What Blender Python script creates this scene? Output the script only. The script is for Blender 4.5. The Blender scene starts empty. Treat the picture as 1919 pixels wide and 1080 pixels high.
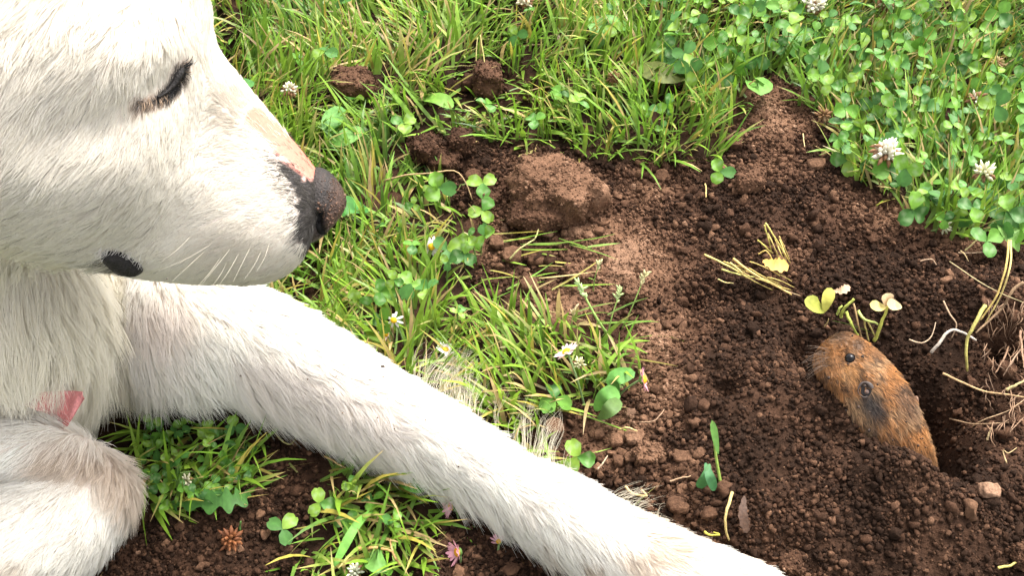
import bpy, math, random
import numpy as np
from mathutils import Vector
from mathutils.bvhtree import BVHTree

random.seed(7)
rng = np.random.default_rng(7)
sc = bpy.context.scene
R = math.radians

# ------------------------------------------------------------------ camera
PITCH = R(50.0)                      # looking down
CAM = np.array([0.0, 0.0, 0.651])
W0, H0, FPX = 1919.0, 1080.0, 2316.0  # focal length in photograph pixels
cd = bpy.data.cameras.new('camera')
cam = bpy.data.objects.new('camera', cd)
sc.collection.objects.link(cam)
cam.location = CAM
cam.rotation_euler = (math.pi / 2 - PITCH, 0, 0)
cd.sensor_fit = 'HORIZONTAL'
cd.sensor_width = 36.0
cd.lens = 36.0 * FPX / W0
cd.clip_start = 0.01
cd.clip_end = 200.0
sc.camera = cam

# ------------------------------------------------------------------ sky, sun, exposure
SUN_EL, SUN_AZ = R(58), R(38)         # azimuth from +Y towards +X
wd = bpy.data.worlds.new('World')
sc.world = wd
wd.use_nodes = True
nt = wd.node_tree
nt.nodes.clear()
sky = nt.nodes.new('ShaderNodeTexSky')
sky.sky_type = 'NISHITA'
sky.sun_disc = False
sky.sun_elevation = SUN_EL
sky.sun_rotation = SUN_AZ
sky.air_density = 1.0
sky.dust_density = 4.0
sky.ozone_density = 1.0
bg = nt.nodes.new('ShaderNodeBackground')
bg.inputs[1].default_value = 0.15
wo = nt.nodes.new('ShaderNodeOutputWorld')
hs = nt.nodes.new('ShaderNodeHueSaturation')      # thin overcast: the blue is mostly washed out
hs.inputs['Saturation'].default_value = 0.12
nt.links.new(sky.outputs[0], hs.inputs['Color'])
nt.links.new(hs.outputs[0], bg.inputs[0])
nt.links.new(bg.outputs[0], wo.inputs[0])
sd = bpy.data.lights.new('sun', 'SUN')
sd.energy = 1.7
sd.angle = R(28)
sd.color = (1.0, 0.94, 0.84)
sun = bpy.data.objects.new('sun', sd)
sc.collection.objects.link(sun)
sdir = Vector((math.sin(SUN_AZ) * math.cos(SUN_EL), math.cos(SUN_AZ) * math.cos(SUN_EL), math.sin(SUN_EL)))
sun.rotation_euler = sdir.to_track_quat('Z', 'Y').to_euler()
sun.location = (0.5, 0.8, 2.0)
vs = sc.view_settings
vs.view_transform = 'Standard'
vs.look = 'None'
vs.exposure = 1.92
vs.gamma = 1.0
vs.use_curve_mapping = False
sc.render.engine = 'CYCLES'
cy = sc.cycles
cy.max_bounces = 5
cy.diffuse_bounces = 4
cy.glossy_bounces = 2
cy.transmission_bounces = 3
cy.transparent_max_bounces = 8
cy.use_denoising = True
cy.use_adaptive_sampling = True
cy.adaptive_threshold = 0.02
cy.use_fast_gi = False
sc.render.hair_type = 'STRAND'

# ------------------------------------------------------------------ maths helpers
FW = np.array([0.0, math.cos(PITCH), -math.sin(PITCH)])
UP = np.array([0.0, math.sin(PITCH), math.cos(PITCH)])
RT = np.array([1.0, 0.0, 0.0])


def ray(px, py):
    return FW + RT * ((px - W0 / 2) / FPX) + UP * ((H0 / 2 - py) / FPX)


def at_depth(px, py, d):
    return CAM + ray(px, py) * d


def at_z(px, py, z):
    r = ray(px, py)
    return CAM + r * ((z - CAM[2]) / r[2])


def project(P):
    P = np.asarray(P, float) - CAM
    d = P @ FW
    return (P @ RT) / d * FPX + W0 / 2, H0 / 2 - (P @ UP) / d * FPX, d


def unit(v):
    v = np.asarray(v, float)
    n = np.linalg.norm(v, axis=-1, keepdims=True)
    return v / np.maximum(n, 1e-12)


def sstep(a, b, x):
    t = np.clip((np.asarray(x, float) - a) / (b - a), 0, 1)
    return t * t * (3 - 2 * t)


def _hash(ix, iy, seed):
    n = (ix.astype(np.int64) * 374761393 + iy.astype(np.int64) * 668265263 + seed * 974634721) & 0xFFFFFFFF
    n = ((n ^ (n >> 13)) * 1274126177) & 0xFFFFFFFF
    n = (n ^ (n >> 16)) & 0xFFFFFFFF
    return n / 4294967295.0


def vnoise(x, y, seed=0):
    x = np.asarray(x, float); y = np.asarray(y, float)
    ix = np.floor(x); iy = np.floor(y)
    fx = x - ix; fy = y - iy
    fx = fx * fx * (3 - 2 * fx); fy = fy * fy * (3 - 2 * fy)
    a = _hash(ix, iy, seed); b = _hash(ix + 1, iy, seed)
    c = _hash(ix, iy + 1, seed); d = _hash(ix + 1, iy + 1, seed)
    return (a * (1 - fx) + b * fx) * (1 - fy) + (c * (1 - fx) + d * fx) * fy


def fbm(x, y, seed=0, octv=4):
    s = 0.0; a = 0.5; f = 1.0
    for k in range(octv):
        s = s + a * (vnoise(x * f + 13.7 * k, y * f - 7.1 * k, seed + k) - 0.5)
        a *= 0.5; f *= 2.03
    return s


def inside(poly, px, py):
    px = np.asarray(px, float); py = np.asarray(py, float)
    r = np.zeros(px.shape, bool)
    n = len(poly)
    for i in range(n):
        x0, y0 = poly[i]; x1, y1 = poly[(i + 1) % n]
        if y0 == y1:
            continue
        c = (y0 > py) != (y1 > py)
        r ^= c & (px < (x1 - x0) * (py - y0) / (y1 - y0) + x0)
    return r


def catmull(pts, n):
    pts = np.asarray(pts, float)
    m = len(pts)
    t = np.linspace(0, m - 1, n)
    i = np.minimum(t.astype(int), m - 2)
    f = (t - i)[:, None]
    p0 = pts[np.maximum(i - 1, 0)]; p1 = pts[i]; p2 = pts[i + 1]; p3 = pts[np.minimum(i + 2, m - 1)]
    return 0.5 * (2 * p1 + (p2 - p0) * f + (2 * p0 - 5 * p1 + 4 * p2 - p3) * f ** 2 + (3 * p1 - p0 - 3 * p2 + p3) * f ** 3)


# ------------------------------------------------------------------ the lie of the land
SOIL = [
    # (pixels of the photograph, measured on the level ground)
    [(1440, 140), (1500, 170), (1545, 230), (1552, 300), (1590, 350), (1640, 390), (1700, 428), (1780, 452), (1850, 466),
     (1919, 462), (2300, 470), (2500, 1500), (1700, 1500), (1500, 1250), (1350, 1110), (1200, 1020), (1050, 940), (1000, 870), (1040, 785), (1100, 760),
     (1190, 745), (1205, 700), (1170, 640), (1080, 612), (1000, 600), (930, 590), (860, 600), (850, 560), (890, 510),
     (905, 450), (880, 400), (845, 350), (760, 305), (725, 270), (780, 252), (900, 268), (1000, 280), (1130, 305),
     (1250, 300), (1345, 312), (1365, 240), (1400, 190)],
    [(60, 1400), (165, 1060), (280, 965), (440, 955), (470, 900), (478, 840), (540, 805), (600, 830), (615, 900), (560, 960),
     (585, 1080), (600, 1400)],
    [(740, 1400), (775, 1065), (830, 990), (880, 930), (1000, 960), (1300, 1060), (1500, 1150), (1600, 1400)],
    [(630, 150), (700, 148), (700, 180), (630, 182)],
    [(860, 140), (960, 135), (960, 190), (870, 185)],
    [(1100, 80), (1135, 80), (1130, 120), (1095, 110)],
]
# mounds and pits: pixel, height, spread x, spread y (metres)
MOUNDS = [
    (1400, 790, 0.030, 0.060, 0.050), (1540, 1010, 0.028, 0.085, 0.045), (1300, 950, 0.010, 0.06, 0.04), (1675, 935, 0.020, 0.035, 0.018), (1572, 812, 0.028, 0.030, 0.026),
    (1640, 560, 0.012, 0.07, 0.035), (1870, 600, 0.022, 0.040, 0.035), (1800, 950, 0.020, 0.07, 0.05),
    (1500, 400, 0.012, 0.090, 0.050), (1020, 340, 0.010, 0.045, 0.030), (830, 290, 0.012, 0.025, 0.015), (1440, 220, 0.008, 0.03, 0.04),
    (1728, 850, -0.075, 0.021, 0.026), (1756, 815, -0.065, 0.012, 0.026), (1690, 790, -0.050, 0.024, 0.022), (1620, 715, -0.026, 0.030, 0.020), (1520, 690, -0.028, 0.014, 0.016),
    (1875, 655, -0.030, 0.014, 0.014), (1390, 560, -0.006, 0.03, 0.01), (1305, 570, -0.010, 0.012, 0.010),
    (1350, 775, -0.014, 0.010, 0.006), (1640, 480, -0.006, 0.03, 0.01), (1800, 770, -0.014, 0.020, 0.016),
]
_MW = [(at_z(m[0], m[1], 0.0), m) for m in MOUNDS]


def soil_mask(x, y):
    P = np.stack([x, y, np.zeros_like(x)], -1)
    px, py, d = project(P)
    j = 34.0
    wob = np.clip(d, 0.3, 2)
    qx = px + j * fbm(x * 45, y * 45, 31, 3) * 2
    qy = py + j * fbm(x * 45 + 9, y * 45 + 4, 37, 3) * 2
    m = np.zeros(np.shape(x), bool)
    for poly in SOIL:
        m |= inside(poly, qx, qy)
    return m & (d > 0.1)


def height(x, y):
    x = np.asarray(x, float); y = np.asarray(y, float)
    z = fbm(x * 6, y * 6, 3, 3) * 0.014
    for p, m in _MW:
        z = z + m[2] * np.exp(-(((x - p[0]) / m[3]) ** 2 + ((y - p[1]) / m[4]) ** 2))
    return z


def on_ground(px, py, dz=0.0):
    z = 0.0
    for _ in range(12):
        p = at_z(px, py, z)
        z = 0.5 * z + 0.5 * (float(height(p[0], p[1])) + dz)
    return at_z(px, py, z)


DRY = [(1170, 500, 120, 90, 1.0), (1130, 440, 110, 40, .8), (1230, 640, 70, 60, .9), (1450, 230, 70, 70, .7), (1210, 370, 60, 40, .6),
       (1240, 760, 60, 90, .7), (1160, 830, 90, 60, .75), (1060, 560, 110, 60, .65), (1650, 420, 110, 35, .6), (1440, 480, 70, 50, .25),
       (1440, 330, 60, 40, .5), (1830, 470, 70, 30, .6), (1890, 620, 50, 60, .35), (930, 460, 50, 60, .7), (1270, 930, 60, 60, .4), (1000, 330, 60, 60, .4)]


def dryness(x, y):
    P = np.stack([x, y, np.zeros_like(x)], -1)
    px, py, d = project(P)
    v = np.zeros(np.shape(x))
    for cx, cy_, sx, sy, a in DRY:
        v = np.maximum(v, .8 * a * np.exp(-(((px - cx) / sx) ** 2 + ((py - cy_) / sy) ** 2)))
    v = v + 0.10 + fbm(x * 25, y * 25, 51, 4) * 0.5
    return np.clip(v, 0, 1)


# ------------------------------------------------------------------ materials
def newmat(name):
    m = bpy.data.materials.new(name)
    m.use_nodes = True
    t = m.node_tree
    t.nodes.clear()
    o = t.nodes.new('ShaderNodeOutputMaterial')
    return m, t, o


def nd(t, typ, **kw):
    n = t.nodes.new('ShaderNode' + typ)
    for k, v in kw.items():
        if k.startswith('i_'):
            key = k[2:]
            key = int(key) if key.isdigit() else key
            n.inputs[key].default_value = v
        else:
            setattr(n, k, v)
    return n


def ramp(t, src, stops):
    r = t.nodes.new('ShaderNodeValToRGB')
    e = r.color_ramp.elements
    while len(e) < len(stops):
        e.new(0.5)
    for el, (p, c) in zip(e, stops):
        el.position = p
        el.color = (*c, 1)
    t.links.new(src, r.inputs[0])
    return r


def mat_soil():
    m, t, o = newmat('soil')
    L = t.links.new
    tc = nd(t, 'TexCoord')
    at = nd(t, 'Attribute', attribute_name='dry')
    tn = nd(t, 'Attribute', attribute_name='tint')
    n1 = nd(t, 'TexNoise'); n1.inputs['Scale'].default_value = 320; n1.inputs['Detail'].default_value = 5; n1.inputs['Roughness'].default_value = .65
    n2 = nd(t, 'TexNoise'); n2.inputs['Scale'].default_value = 45; n2.inputs['Detail'].default_value = 3
    L(tc.outputs['Object'], n1.inputs['Vector']); L(tc.outputs['Object'], n2.inputs['Vector'])
    a = nd(t, 'Math', operation='MULTIPLY_ADD'); L(n2.outputs['Fac'], a.inputs[0]); a.inputs[1].default_value = .5; a.inputs[2].default_value = -.25
    b = nd(t, 'Math', operation='ADD'); L(a.outputs[0], b.inputs[0]); L(at.outputs['Fac'], b.inputs[1])
    c = nd(t, 'Math', operation='ADD'); L(b.outputs[0], c.inputs[0]); L(tn.outputs['Fac'], c.inputs[1])
    r = ramp(t, c.outputs[0], [(0.0, (.021, .0115, .0074)), (.30, (.062, .0325, .0200)), (.70, (.148, .082, .050)), (1.0, (.25, .152, .10))])
    mx = nd(t, 'Mix', data_type='RGBA', blend_type='MULTIPLY'); mx.inputs[0].default_value = 1.0
    r2 = ramp(t, n1.outputs['Fac'], [(.25, (.45, .43, .41)), (.6, (1.15, 1.12, 1.1)), (.8, (1.5, 1.5, 1.5))])
    L(r.outputs[0], mx.inputs['A']); L(r2.outputs[0], mx.inputs['B'])
    bp = nd(t, 'Bump'); bp.inputs['Strength'].default_value = 1.0; bp.inputs['Distance'].default_value = .0022
    L(n1.outputs['Fac'], bp.inputs['Height'])
    p = nd(t, 'BsdfPrincipled'); p.inputs['Roughness'].default_value = .92; p.inputs['Specular IOR Level'].default_value = .08
    L(mx.outputs['Result'], p.inputs['Base Color']); L(bp.outputs[0], p.inputs['Normal']); L(p.outputs[0], o.inputs[0])
    return m


def mat_col(name, rough=.6, transl=0.0, noise=0.25, nscale=300, spec=.4, bump=0.0, sss=0.0):
    """colour from the mesh's own 'col' attribute, broken up by fine grain"""
    m, t, o = newmat(name)
    L = t.links.new
    at = nd(t, 'Attribute', attribute_name='col')
    tc = nd(t, 'TexCoord')
    n1 = nd(t, 'TexNoise'); n1.inputs['Scale'].default_value = nscale; n1.inputs['Detail'].default_value = 4
    L(tc.outputs['Object'], n1.inputs['Vector'])
    r = ramp(t, n1.outputs['Fac'], [(.3, (1 - noise,) * 3), (.7, (1 + noise,) * 3)])
    mx = nd(t, 'Mix', data_type='RGBA', blend_type='MULTIPLY'); mx.inputs[0].default_value = 1.0
    L(at.outputs['Color'], mx.inputs['A']); L(r.outputs[0], mx.inputs['B'])
    p = nd(t, 'BsdfPrincipled'); p.inputs['Roughness'].default_value = rough; p.inputs['Specular IOR Level'].default_value = spec
    if sss:
        p.inputs['Subsurface Weight'].default_value = sss
        p.inputs['Subsurface Radius'].default_value = (.004, .002, .001)
    L(mx.outputs['Result'], p.inputs['Base Color'])
    if bump:
        bp = nd(t, 'Bump'); bp.inputs['Strength'].default_value = bump; bp.inputs['Distance'].default_value = .001
        L(n1.outputs['Fac'], bp.inputs['Height']); L(bp.outputs[0], p.inputs['Normal'])
    out = p.outputs[0]
    if transl:
        tr = nd(t, 'BsdfTranslucent'); L(mx.outputs['Result'], tr.inputs[0])
        ms = nd(t, 'MixShader'); ms.inputs[0].default_value = transl
        L(p.outputs[0], ms.inputs[1]); L(tr.outputs[0], ms.inputs[2]); out = ms.outputs[0]
    L(out, o.inputs[0])
    return m


def mat_fur(name, transl=.3, strand=.35):
    m, t, o = newmat(name)
    L = t.links.new
    at = nd(t, 'Attribute', attribute_name='col')
    nr = nd(t, 'Attribute', attribute_name='rootn')
    geo = nd(t, 'NewGeometry')
    mxn = nd(t, 'Mix', data_type='VECTOR'); mxn.inputs[0].default_value = strand
    L(nr.outputs['Vector'], mxn.inputs['A']); L(geo.outputs['Normal'], mxn.inputs['B'])
    nm = nd(t, 'VectorMath', operation='NORMALIZE'); L(mxn.outputs['Result'], nm.inputs[0])
    d = nd(t, 'BsdfDiffuse'); L(at.outputs['Color'], d.inputs[0]); L(nm.outputs[0], d.inputs['Normal'])
    tr = nd(t, 'BsdfTranslucent'); L(at.outputs['Color'], tr.inputs[0]); L(nm.outputs[0], tr.inputs['Normal'])
    ms = nd(t, 'MixShader'); ms.inputs[0].default_value = transl
    L(d.outputs[0], ms.inputs[1]); L(tr.outputs[0], ms.inputs[2])
    h = nd(t, 'BsdfHair'); h.component = 'Reflection'; h.inputs['Color'].default_value = (.5, .5, .5, 1)
    h.inputs['RoughnessU'].default_value = .35; h.inputs['RoughnessV'].default_value = .9
    ms2 = nd(t, 'MixShader'); ms2.inputs[0].default_value = .06
    L(ms.outputs[0], ms2.inputs[1]); L(h.outputs[0], ms2.inputs[2])
    L(ms2.outputs[0], o.inputs[0])
    return m


M_SOIL = mat_soil()
M_GRASS = mat_col('grass_blade', .45, .30, .18, 220, .45)
M_LEAF = mat_col('leaf', .55, .28, .20, 260, .28)
M_PETAL = mat_col('petal', .6, .3, .10, 400, .3)
M_STALK = mat_col('stalk', .55, .10, .22, 500, .35)
M_ROOT = mat_col('root', .7, .0, .30, 700, .3, .4)
M_SKIN = mat_col('skin', .6, 0, .10, 500, .35, .25)
M_LEATHER = mat_col('nose_leather', .6, 0, .5, 900, .25, .9)
M_FUR = mat_fur('fur', .25, .16)
M_GFUR = mat_fur('gopher_fur', .12, .25)
M_GLOSS = mat_col('wet_eye', .10, 0, .05, 300, .22)
M_CLOTH = mat_col('red_cloth', .8, .1, .2, 900, .2)


# ------------------------------------------------------------------ object helpers
COL = sc.collection.objects


def setattrs(me, attrs):
    for k, v in (attrs or {}).items():
        v = np.asarray(v, np.float32)
        if v.ndim == 1:
            a = me.attributes.new(k, 'FLOAT', 'POINT'); a.data.foreach_set('value', v)
        else:
            if v.shape[1] == 3:
                v = np.concatenate([v, np.ones((len(v), 1), np.float32)], 1)
            a = me.attributes.new(k, 'FLOAT_COLOR', 'POINT'); a.data.foreach_set('color', np.ascontiguousarray(v).ravel())


def mesh(name, V, F, mat=None, attrs=None, smooth=True):
    me = bpy.data.meshes.new(name)
    V = np.asarray(V, np.float32)
    if isinstance(F, np.ndarray):
        k = F.shape[1]
        me.vertices.add(len(V)); me.vertices.foreach_set('co', V.ravel())
        me.loops.add(F.size); me.loops.foreach_set('vertex_index', F.astype(np.int32).ravel())
        me.polygons.add(len(F)); me.polygons.foreach_set('loop_start', np.arange(0, F.size, k, dtype=np.int32))
        me.update(calc_edges=True)
    else:
        me.from_pydata([tuple(map(float, v)) for v in V], [], [tuple(int(i) for i in f) for f in F])
    me.polygons.foreach_set('use_smooth', np.full(len(me.polygons), smooth))
    setattrs(me, attrs)
    if mat:
        me.materials.append(mat)
    return me


def obj(name, me, parent=None, loc=None, label=None, cat=None, group=None, kind=None):
    o = bpy.data.objects.new(name, me)
    COL.link(o)
    if parent is not None:
        o.parent = parent
    if loc is not None:
        o.location = loc
    if label: o['label'] = label
    if cat: o['category'] = cat
    if group: o['group'] = group
    if kind: o['kind'] = kind
    return o


class MB:
    """collects shapes (world metres) into one mesh, colour per vertex"""
    def __init__(s):
        s.V = []; s.F = []; s.C = []; s.n = 0

    def add(s, V, F, col):
        V = np.asarray(V, float)
        col = np.asarray(col, float)
        if col.ndim == 1:
            col = np.tile(col, (len(V), 1))
        s.V.append(V); s.C.append(col)
        s.F += [tuple(i + s.n for i in f) for f in F]
        s.n += len(V)

    def tube(s, pts, rad, col, sides=6, cap=True):
        pts = np.asarray(pts, float); n = len(pts)
        rad = np.broadcast_to(np.asarray(rad, float), (n,))
        T = unit(np.gradient(pts, axis=0))
        ref = np.array([0.31, 0.2, 0.93])
        A = unit(np.cross(T, ref)); B = np.cross(T, A)
        th = np.arange(sides) / sides * 2 * math.pi
        V = pts[:, None] + rad[:, None, None] * (np.cos(th)[None, :, None] * A[:, None] + np.sin(th)[None, :, None] * B[:, None])
        F = [(i * sides + j, i * sides + (j + 1) % sides, (i + 1) * sides + (j + 1) % sides, (i + 1) * sides + j) for i in range(n - 1) for j in range(sides)]
        if cap:
            F.append(tuple(range(sides))[::-1]); F.append(tuple((n - 1) * sides + j for j in range(sides)))
        col = np.asarray(col, float)
        c = np.repeat(col, sides, 0) if col.ndim == 2 else col
        s.add(V.reshape(-1, 3), F, c)

    def blade(s, pts, wid, col, side=None, fold=0.25):
        """a leaf blade: ribbon with a folded midrib"""
        pts = np.asarray(pts, float); n = len(pts)
        wid = np.broadcast_to(np.asarray(wid, float), (n,))
        T = unit(np.gradient(pts, axis=0))
        if side is None:
            side = np.cross(T, [0, 0, 1.0])
            if np.linalg.norm(side, axis=1).min() < .05:
                side = np.cross(T, [0.3, -1, .2])
        S = unit(np.broadcast_to(side, pts.shape) - (np.sum(np.broadcast_to(side, pts.shape) * T, 1))[:, None] * T)
        N = np.cross(S, T)
        V = np.stack([pts - S * wid[:, None] + N * wid[:, None] * fold, pts, pts + S * wid[:, None] + N * wid[:, None] * fold], 1).reshape(-1, 3)
        F = []
        for i in range(n - 1):
            a = i * 3
            F += [(a, a + 1, a + 4, a + 3), (a + 1, a + 2, a + 5, a + 4)]
        col = np.asarray(col, float)
        c = np.repeat(col, 3, 0) if col.ndim == 2 else col
        s.add(V, F, c)

    def mesh(s, name, mat, smooth=True, origin=None):
        V = np.concatenate(s.V); C = np.concatenate(s.C)
        if origin is not None:
            V = V - np.asarray(origin)
        return mesh(name, V, s.F, mat, {'col': C}, smooth)


def ico(sub=1):
    import bmesh
    bm = bmesh.new()
    bmesh.ops.create_icosphere(bm, subdivisions=sub, radius=1.0)
    V = np.array([v.co[:] for v in bm.verts]); F = np.array([[v.index for v in f.verts] for f in bm.faces])
    bm.free()
    return V, F


def ellipsoid(nu=24, nv=14):
    V = [(0, 0, 1)]; F = []
    for i in range(1, nv):
        a = math.pi * i / nv
        for j in range(nu):
            b = 2 * math.pi * j / nu
            V.append((math.sin(a) * math.cos(b), math.sin(a) * math.sin(b), math.cos(a)))
    V.append((0, 0, -1)); last = len(V) - 1
    for j in range(nu):
        F.append((0, 1 + j, 1 + (j + 1) % nu))
        F.append((last, last - nu + (j + 1) % nu, last - nu + j))
    for i in range(nv - 2):
        for j in range(nu):
            a = 1 + i * nu
            F.append((a + j, a + nu + j, a + nu + (j + 1) % nu, a + (j + 1) % nu))
    return np.array(V), F


# ------------------------------------------------------------------ ground sheet
def axis(lo, hi, step, far):
    a = list(np.arange(lo, hi + 1e-6, step))
    g = step; x = a[-1]; up = []
    while x < far:
        g = min(g * 1.5, 8.0); x += g; up.append(x)
    g = step; x = a[0]; dn = []
    while x > -far:
        g = min(g * 1.5, 8.0); x -= g; dn.append(x)
    return np.array(dn[::-1] + a + up)


gx = axis(-0.52, 0.55, 0.0024, 60.0)
gy = axis(0.22, 1.02, 0.0024, 60.0)
X, Y = np.meshgrid(gx, gy)
sm = soil_mask(X, Y).astype(float)
Z = height(X, Y)
near = np.exp(-((X / 1.5) ** 2 + ((Y - .6) / 1.5) ** 2))
Z += near * (sm * (fbm(X * 90, Y * 90, 71, 3) * .010 + fbm(X * 260, Y * 260, 77, 2) * .004) + (1 - sm) * (fbm(X * 60, Y * 60, 75, 2) * .004 - .001))
dryg = dryness(X, Y)
V = np.stack([X, Y, Z], -1).reshape(-1, 3)
ny, nx = X.shape
idx = np.arange(ny * nx).reshape(ny, nx)
F = np.stack([idx[:-1, :-1], idx[:-1, 1:], idx[1:, 1:], idx[1:, :-1]], -1).reshape(-1, 4)
tint = np.where(sm > .5, 0.0, -.05) + fbm(X * 200, Y * 200, 79, 2) * .2
ground = obj('ground', mesh('ground', V, F, M_SOIL, {'dry': dryg.ravel(), 'tint': tint.ravel()}), kind='structure')
GROUND_BVH = None

# ------------------------------------------------------------------ soil crumbs
ICV, ICF = ico(1)
OCV = np.array([(1, 0, 0), (-1, 0, 0), (0, 1, 0), (0, -1, 0), (0, 0, 1), (0, 0, -1)], float)
OCF = np.array([(0, 2, 4), (2, 1, 4), (1, 3, 4), (3, 0, 4), (2, 0, 5), (1, 2, 5), (3, 1, 5), (0, 3, 5)])


def rot_rand(n, r):
    q = r.normal(size=(n, 4)); q /= np.linalg.norm(q, axis=1, keepdims=True)
    w, x, y, z = q.T
    return np.stack([np.stack([1 - 2 * (y * y + z * z), 2 * (x * y - z * w), 2 * (x * z + y * w)], -1),
                     np.stack([2 * (x * y + z * w), 1 - 2 * (x * x + z * z), 2 * (y * z - x * w)], -1),
                     np.stack([2 * (x * z - y * w), 2 * (y * z + x * w), 1 - 2 * (x * x + y * y)], -1)], 1)


def fine_relief(x, y):
    return fbm(x * 90, y * 90, 71, 3) * .010 + fbm(x * 260, y * 260, 77, 2) * .004


def scatter_crumbs(n, smin, smax, power, seed, BV, BF, beyond=False):
    r = np.random.default_rng(seed)
    x = r.uniform(-.47, .55, n * 5); y = r.uniform(.26, .95, n * 5)
    if beyond:
        x = r.uniform(-.6, .9, n * 8); y = r.uniform(.08, .8, n * 8)
    m = soil_mask(x, y)
    px, py, d = project(np.stack([x, y, 0 * x], -1))
    fr = (px > -60) & (px < 1990) & (py < 1180) & (py > 60)
    m &= ~fr if beyond else fr
    m &= r.uniform(0, 1, len(x)) < .35 + .9 * sstep(-.16, .16, fbm(x * 40, y * 40, 83, 3))
    x = x[m][:n]; y = y[m][:n]
    k = len(x)
    s = smin * (r.uniform(1e-3, 1, k) ** (-1 / power)); s = np.minimum(s, smax * r.uniform(.5, 1, k))
    s = s * (1.0 - .45 * sstep(.35, .9, dryness(x, y)))
    nv = len(BV)
    var = np.array([BV * (1 + r.uniform(-.42, .38, (nv, 1))) * r.uniform(.55, 1.3, (1, 3)) for _ in range(32)])
    B = var[r.integers(0, 32, k)] * s[:, None, None]
    B = np.einsum('nij,nkj->nki', rot_rand(k, r), B)
    z = height(x, y) + fine_relief(x, y) + s * r.uniform(-.9, .9, k)
    Vc = B + np.stack([x, y, z], -1)[:, None, :]
    Fc = (BF[None] + (np.arange(k) * nv)[:, None, None]).reshape(-1, 3)
    dr = np.repeat(dryness(x, y), nv)
    tn = np.repeat(r.normal(0, .19, k), nv)
    return Vc.reshape(-1, 3), Fc, dr, tn


for nm, lab, a in (('soil_grains', 'fine dark brown soil grains covering the bare earth', scatter_crumbs(60000, .0007, .0014, 2.4, 101, OCV, OCF)),
                   ('soil_crumbs', 'loose dark brown soil crumbs strewn over the bare earth', scatter_crumbs(44000, .00115, .0030, 3.2, 131, ICV, ICF)),
                   ('soil_lumps', 'bigger broken soil lumps scattered over the bare earth', scatter_crumbs(900, .0022, .0052, 2.6, 151, *ico(2))),
                   ('soil_crumbs', 'coarse soil crumbs on the bare earth outside the picture', scatter_crumbs(26000, .0019, .0046, 2.6, 171, OCV, OCF, True))):
    obj(nm, mesh(nm, a[0], a[1], M_SOIL, {'dry': a[2], 'tint': a[3]}), kind='stuff', label=lab, cat='soil')

# ================================================================== DOG
HC = (330, 235)                      # pixel at the head's middle
HD = 0.625                           # its distance
HO = at_depth(HC[0], HC[1], HD)
HN = unit(CAM - HO)                  # head's left side faces this way
HR = unit(np.cross(UP, HN)); HU = np.cross(HN, HR)


def hp(px, py, c=0.0):
    """point of the plane at distance c from the head's middle plane, seen at a pixel, in head coordinates (a, b)"""
    r = ray(px, py)
    t = ((HO + HN * c - CAM) @ HN) / (r @ HN)
    q = CAM + r * t - HO
    return np.array([q @ HR, q @ HU])


def hw(a, b, c):
    return HO + np.asarray(a)[..., None] * HR + np.asarray(b)[..., None] * HU + np.asarray(c)[..., None] * HN


ST = [  # top profile, lower profile (pixels), half width (cm), boxiness
    ((-300, 60), (-230, 330), 5.0), ((-200, -120), (-140, 420), 7.2), ((-60, -215), (-60, 440), 8.0), ((110, -225), (60, 462), 8.2), ((260, -170), (150, 488), 7.6),
    ((352, -80), (205, 503), 6.6), ((388, 0), (255, 514), 5.4), ((404, 84), (310, 522), 4.4), ((450, 148), (368, 528), 3.8),
    ((497, 204), (420, 529), 3.45), ((540, 252), (470, 530), 3.3), ((574, 292), (514, 520), 3.0), ((598, 326), (546, 502), 2.5), ((607, 352), (566, 480), 1.6)]
st = np.array([[*hp(*T), *hp(*B), w / 100] for T, B, w in ST])
S = catmull(st, 70)
BUMPS = [  # pixel on the near side, side offset for the ray, radius (px), amplitude (m)
    (250, 95, .055, 70, .007), (312, 160, .05, 38, -.0065), (60, 330, .07, 110, .005), (110, 245, .07, 60, -.006), (200, 225, .06, 45, -.004),
    (455, 440, .032, 75, .006), (385, 255, .035, 60, -.004), (250, 330, .055, 80, .004), (215, 470, .05, 40, -.006), (300, 495, .045, 40, .003),
    (520, 330, .03, 40, .002), (380, 400, .04, 60, -.002)]
NA = 72
ph = np.arange(NA) / NA * 2 * math.pi
HV = []
for k, s_ in enumerate(S):
    cen = (s_[:2] + s_[2:4]) / 2; hv = (s_[:2] - s_[2:4]) / 2; w = s_[4]
    f = k / (len(S) - 1)
    e = 1.0 - .14 * sstep(.5, .8, f)
    sn, cs = np.sin(ph), np.cos(ph)
    sy_ = np.sign(sn) * np.abs(sn) ** e; cx_ = np.sign(cs) * np.abs(cs) ** e
    wn = w * (1 - .26 * sstep(.5, .75, f) * np.clip(sn, 0, 1) + .05 * sstep(.5, .75, f) * np.clip(-sn, 0, 1))
    a_ = cen[0] + hv[0] * sy_; b_ = cen[1] + hv[1] * sy_; c_ = wn * cx_
    for bx, by, bc, br, amp in BUMPS:
        q = hp(bx, by, bc); rr = br / FPX * HD
        g = np.exp(-((a_ - q[0]) ** 2 + (b_ - q[1]) ** 2) / (rr * rr)) * np.abs(cs) ** .5
        c_ = c_ + np.sign(c_) * amp * g
    HV.append(hw(a_, b_, c_))
HV = np.concatenate(HV)
HF = [(i * NA + j, i * NA + (j + 1) % NA, (i + 1) * NA + (j + 1) % NA, (i + 1) * NA + j) for i in range(len(S) - 1) for j in range(NA)]
HF.append(tuple(range(NA))[::-1]); HF.append(tuple((len(S) - 1) * NA + j for j in range(NA)))

parts = [(HV, HF)]
EV, EF = ellipsoid(28, 18)


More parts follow.
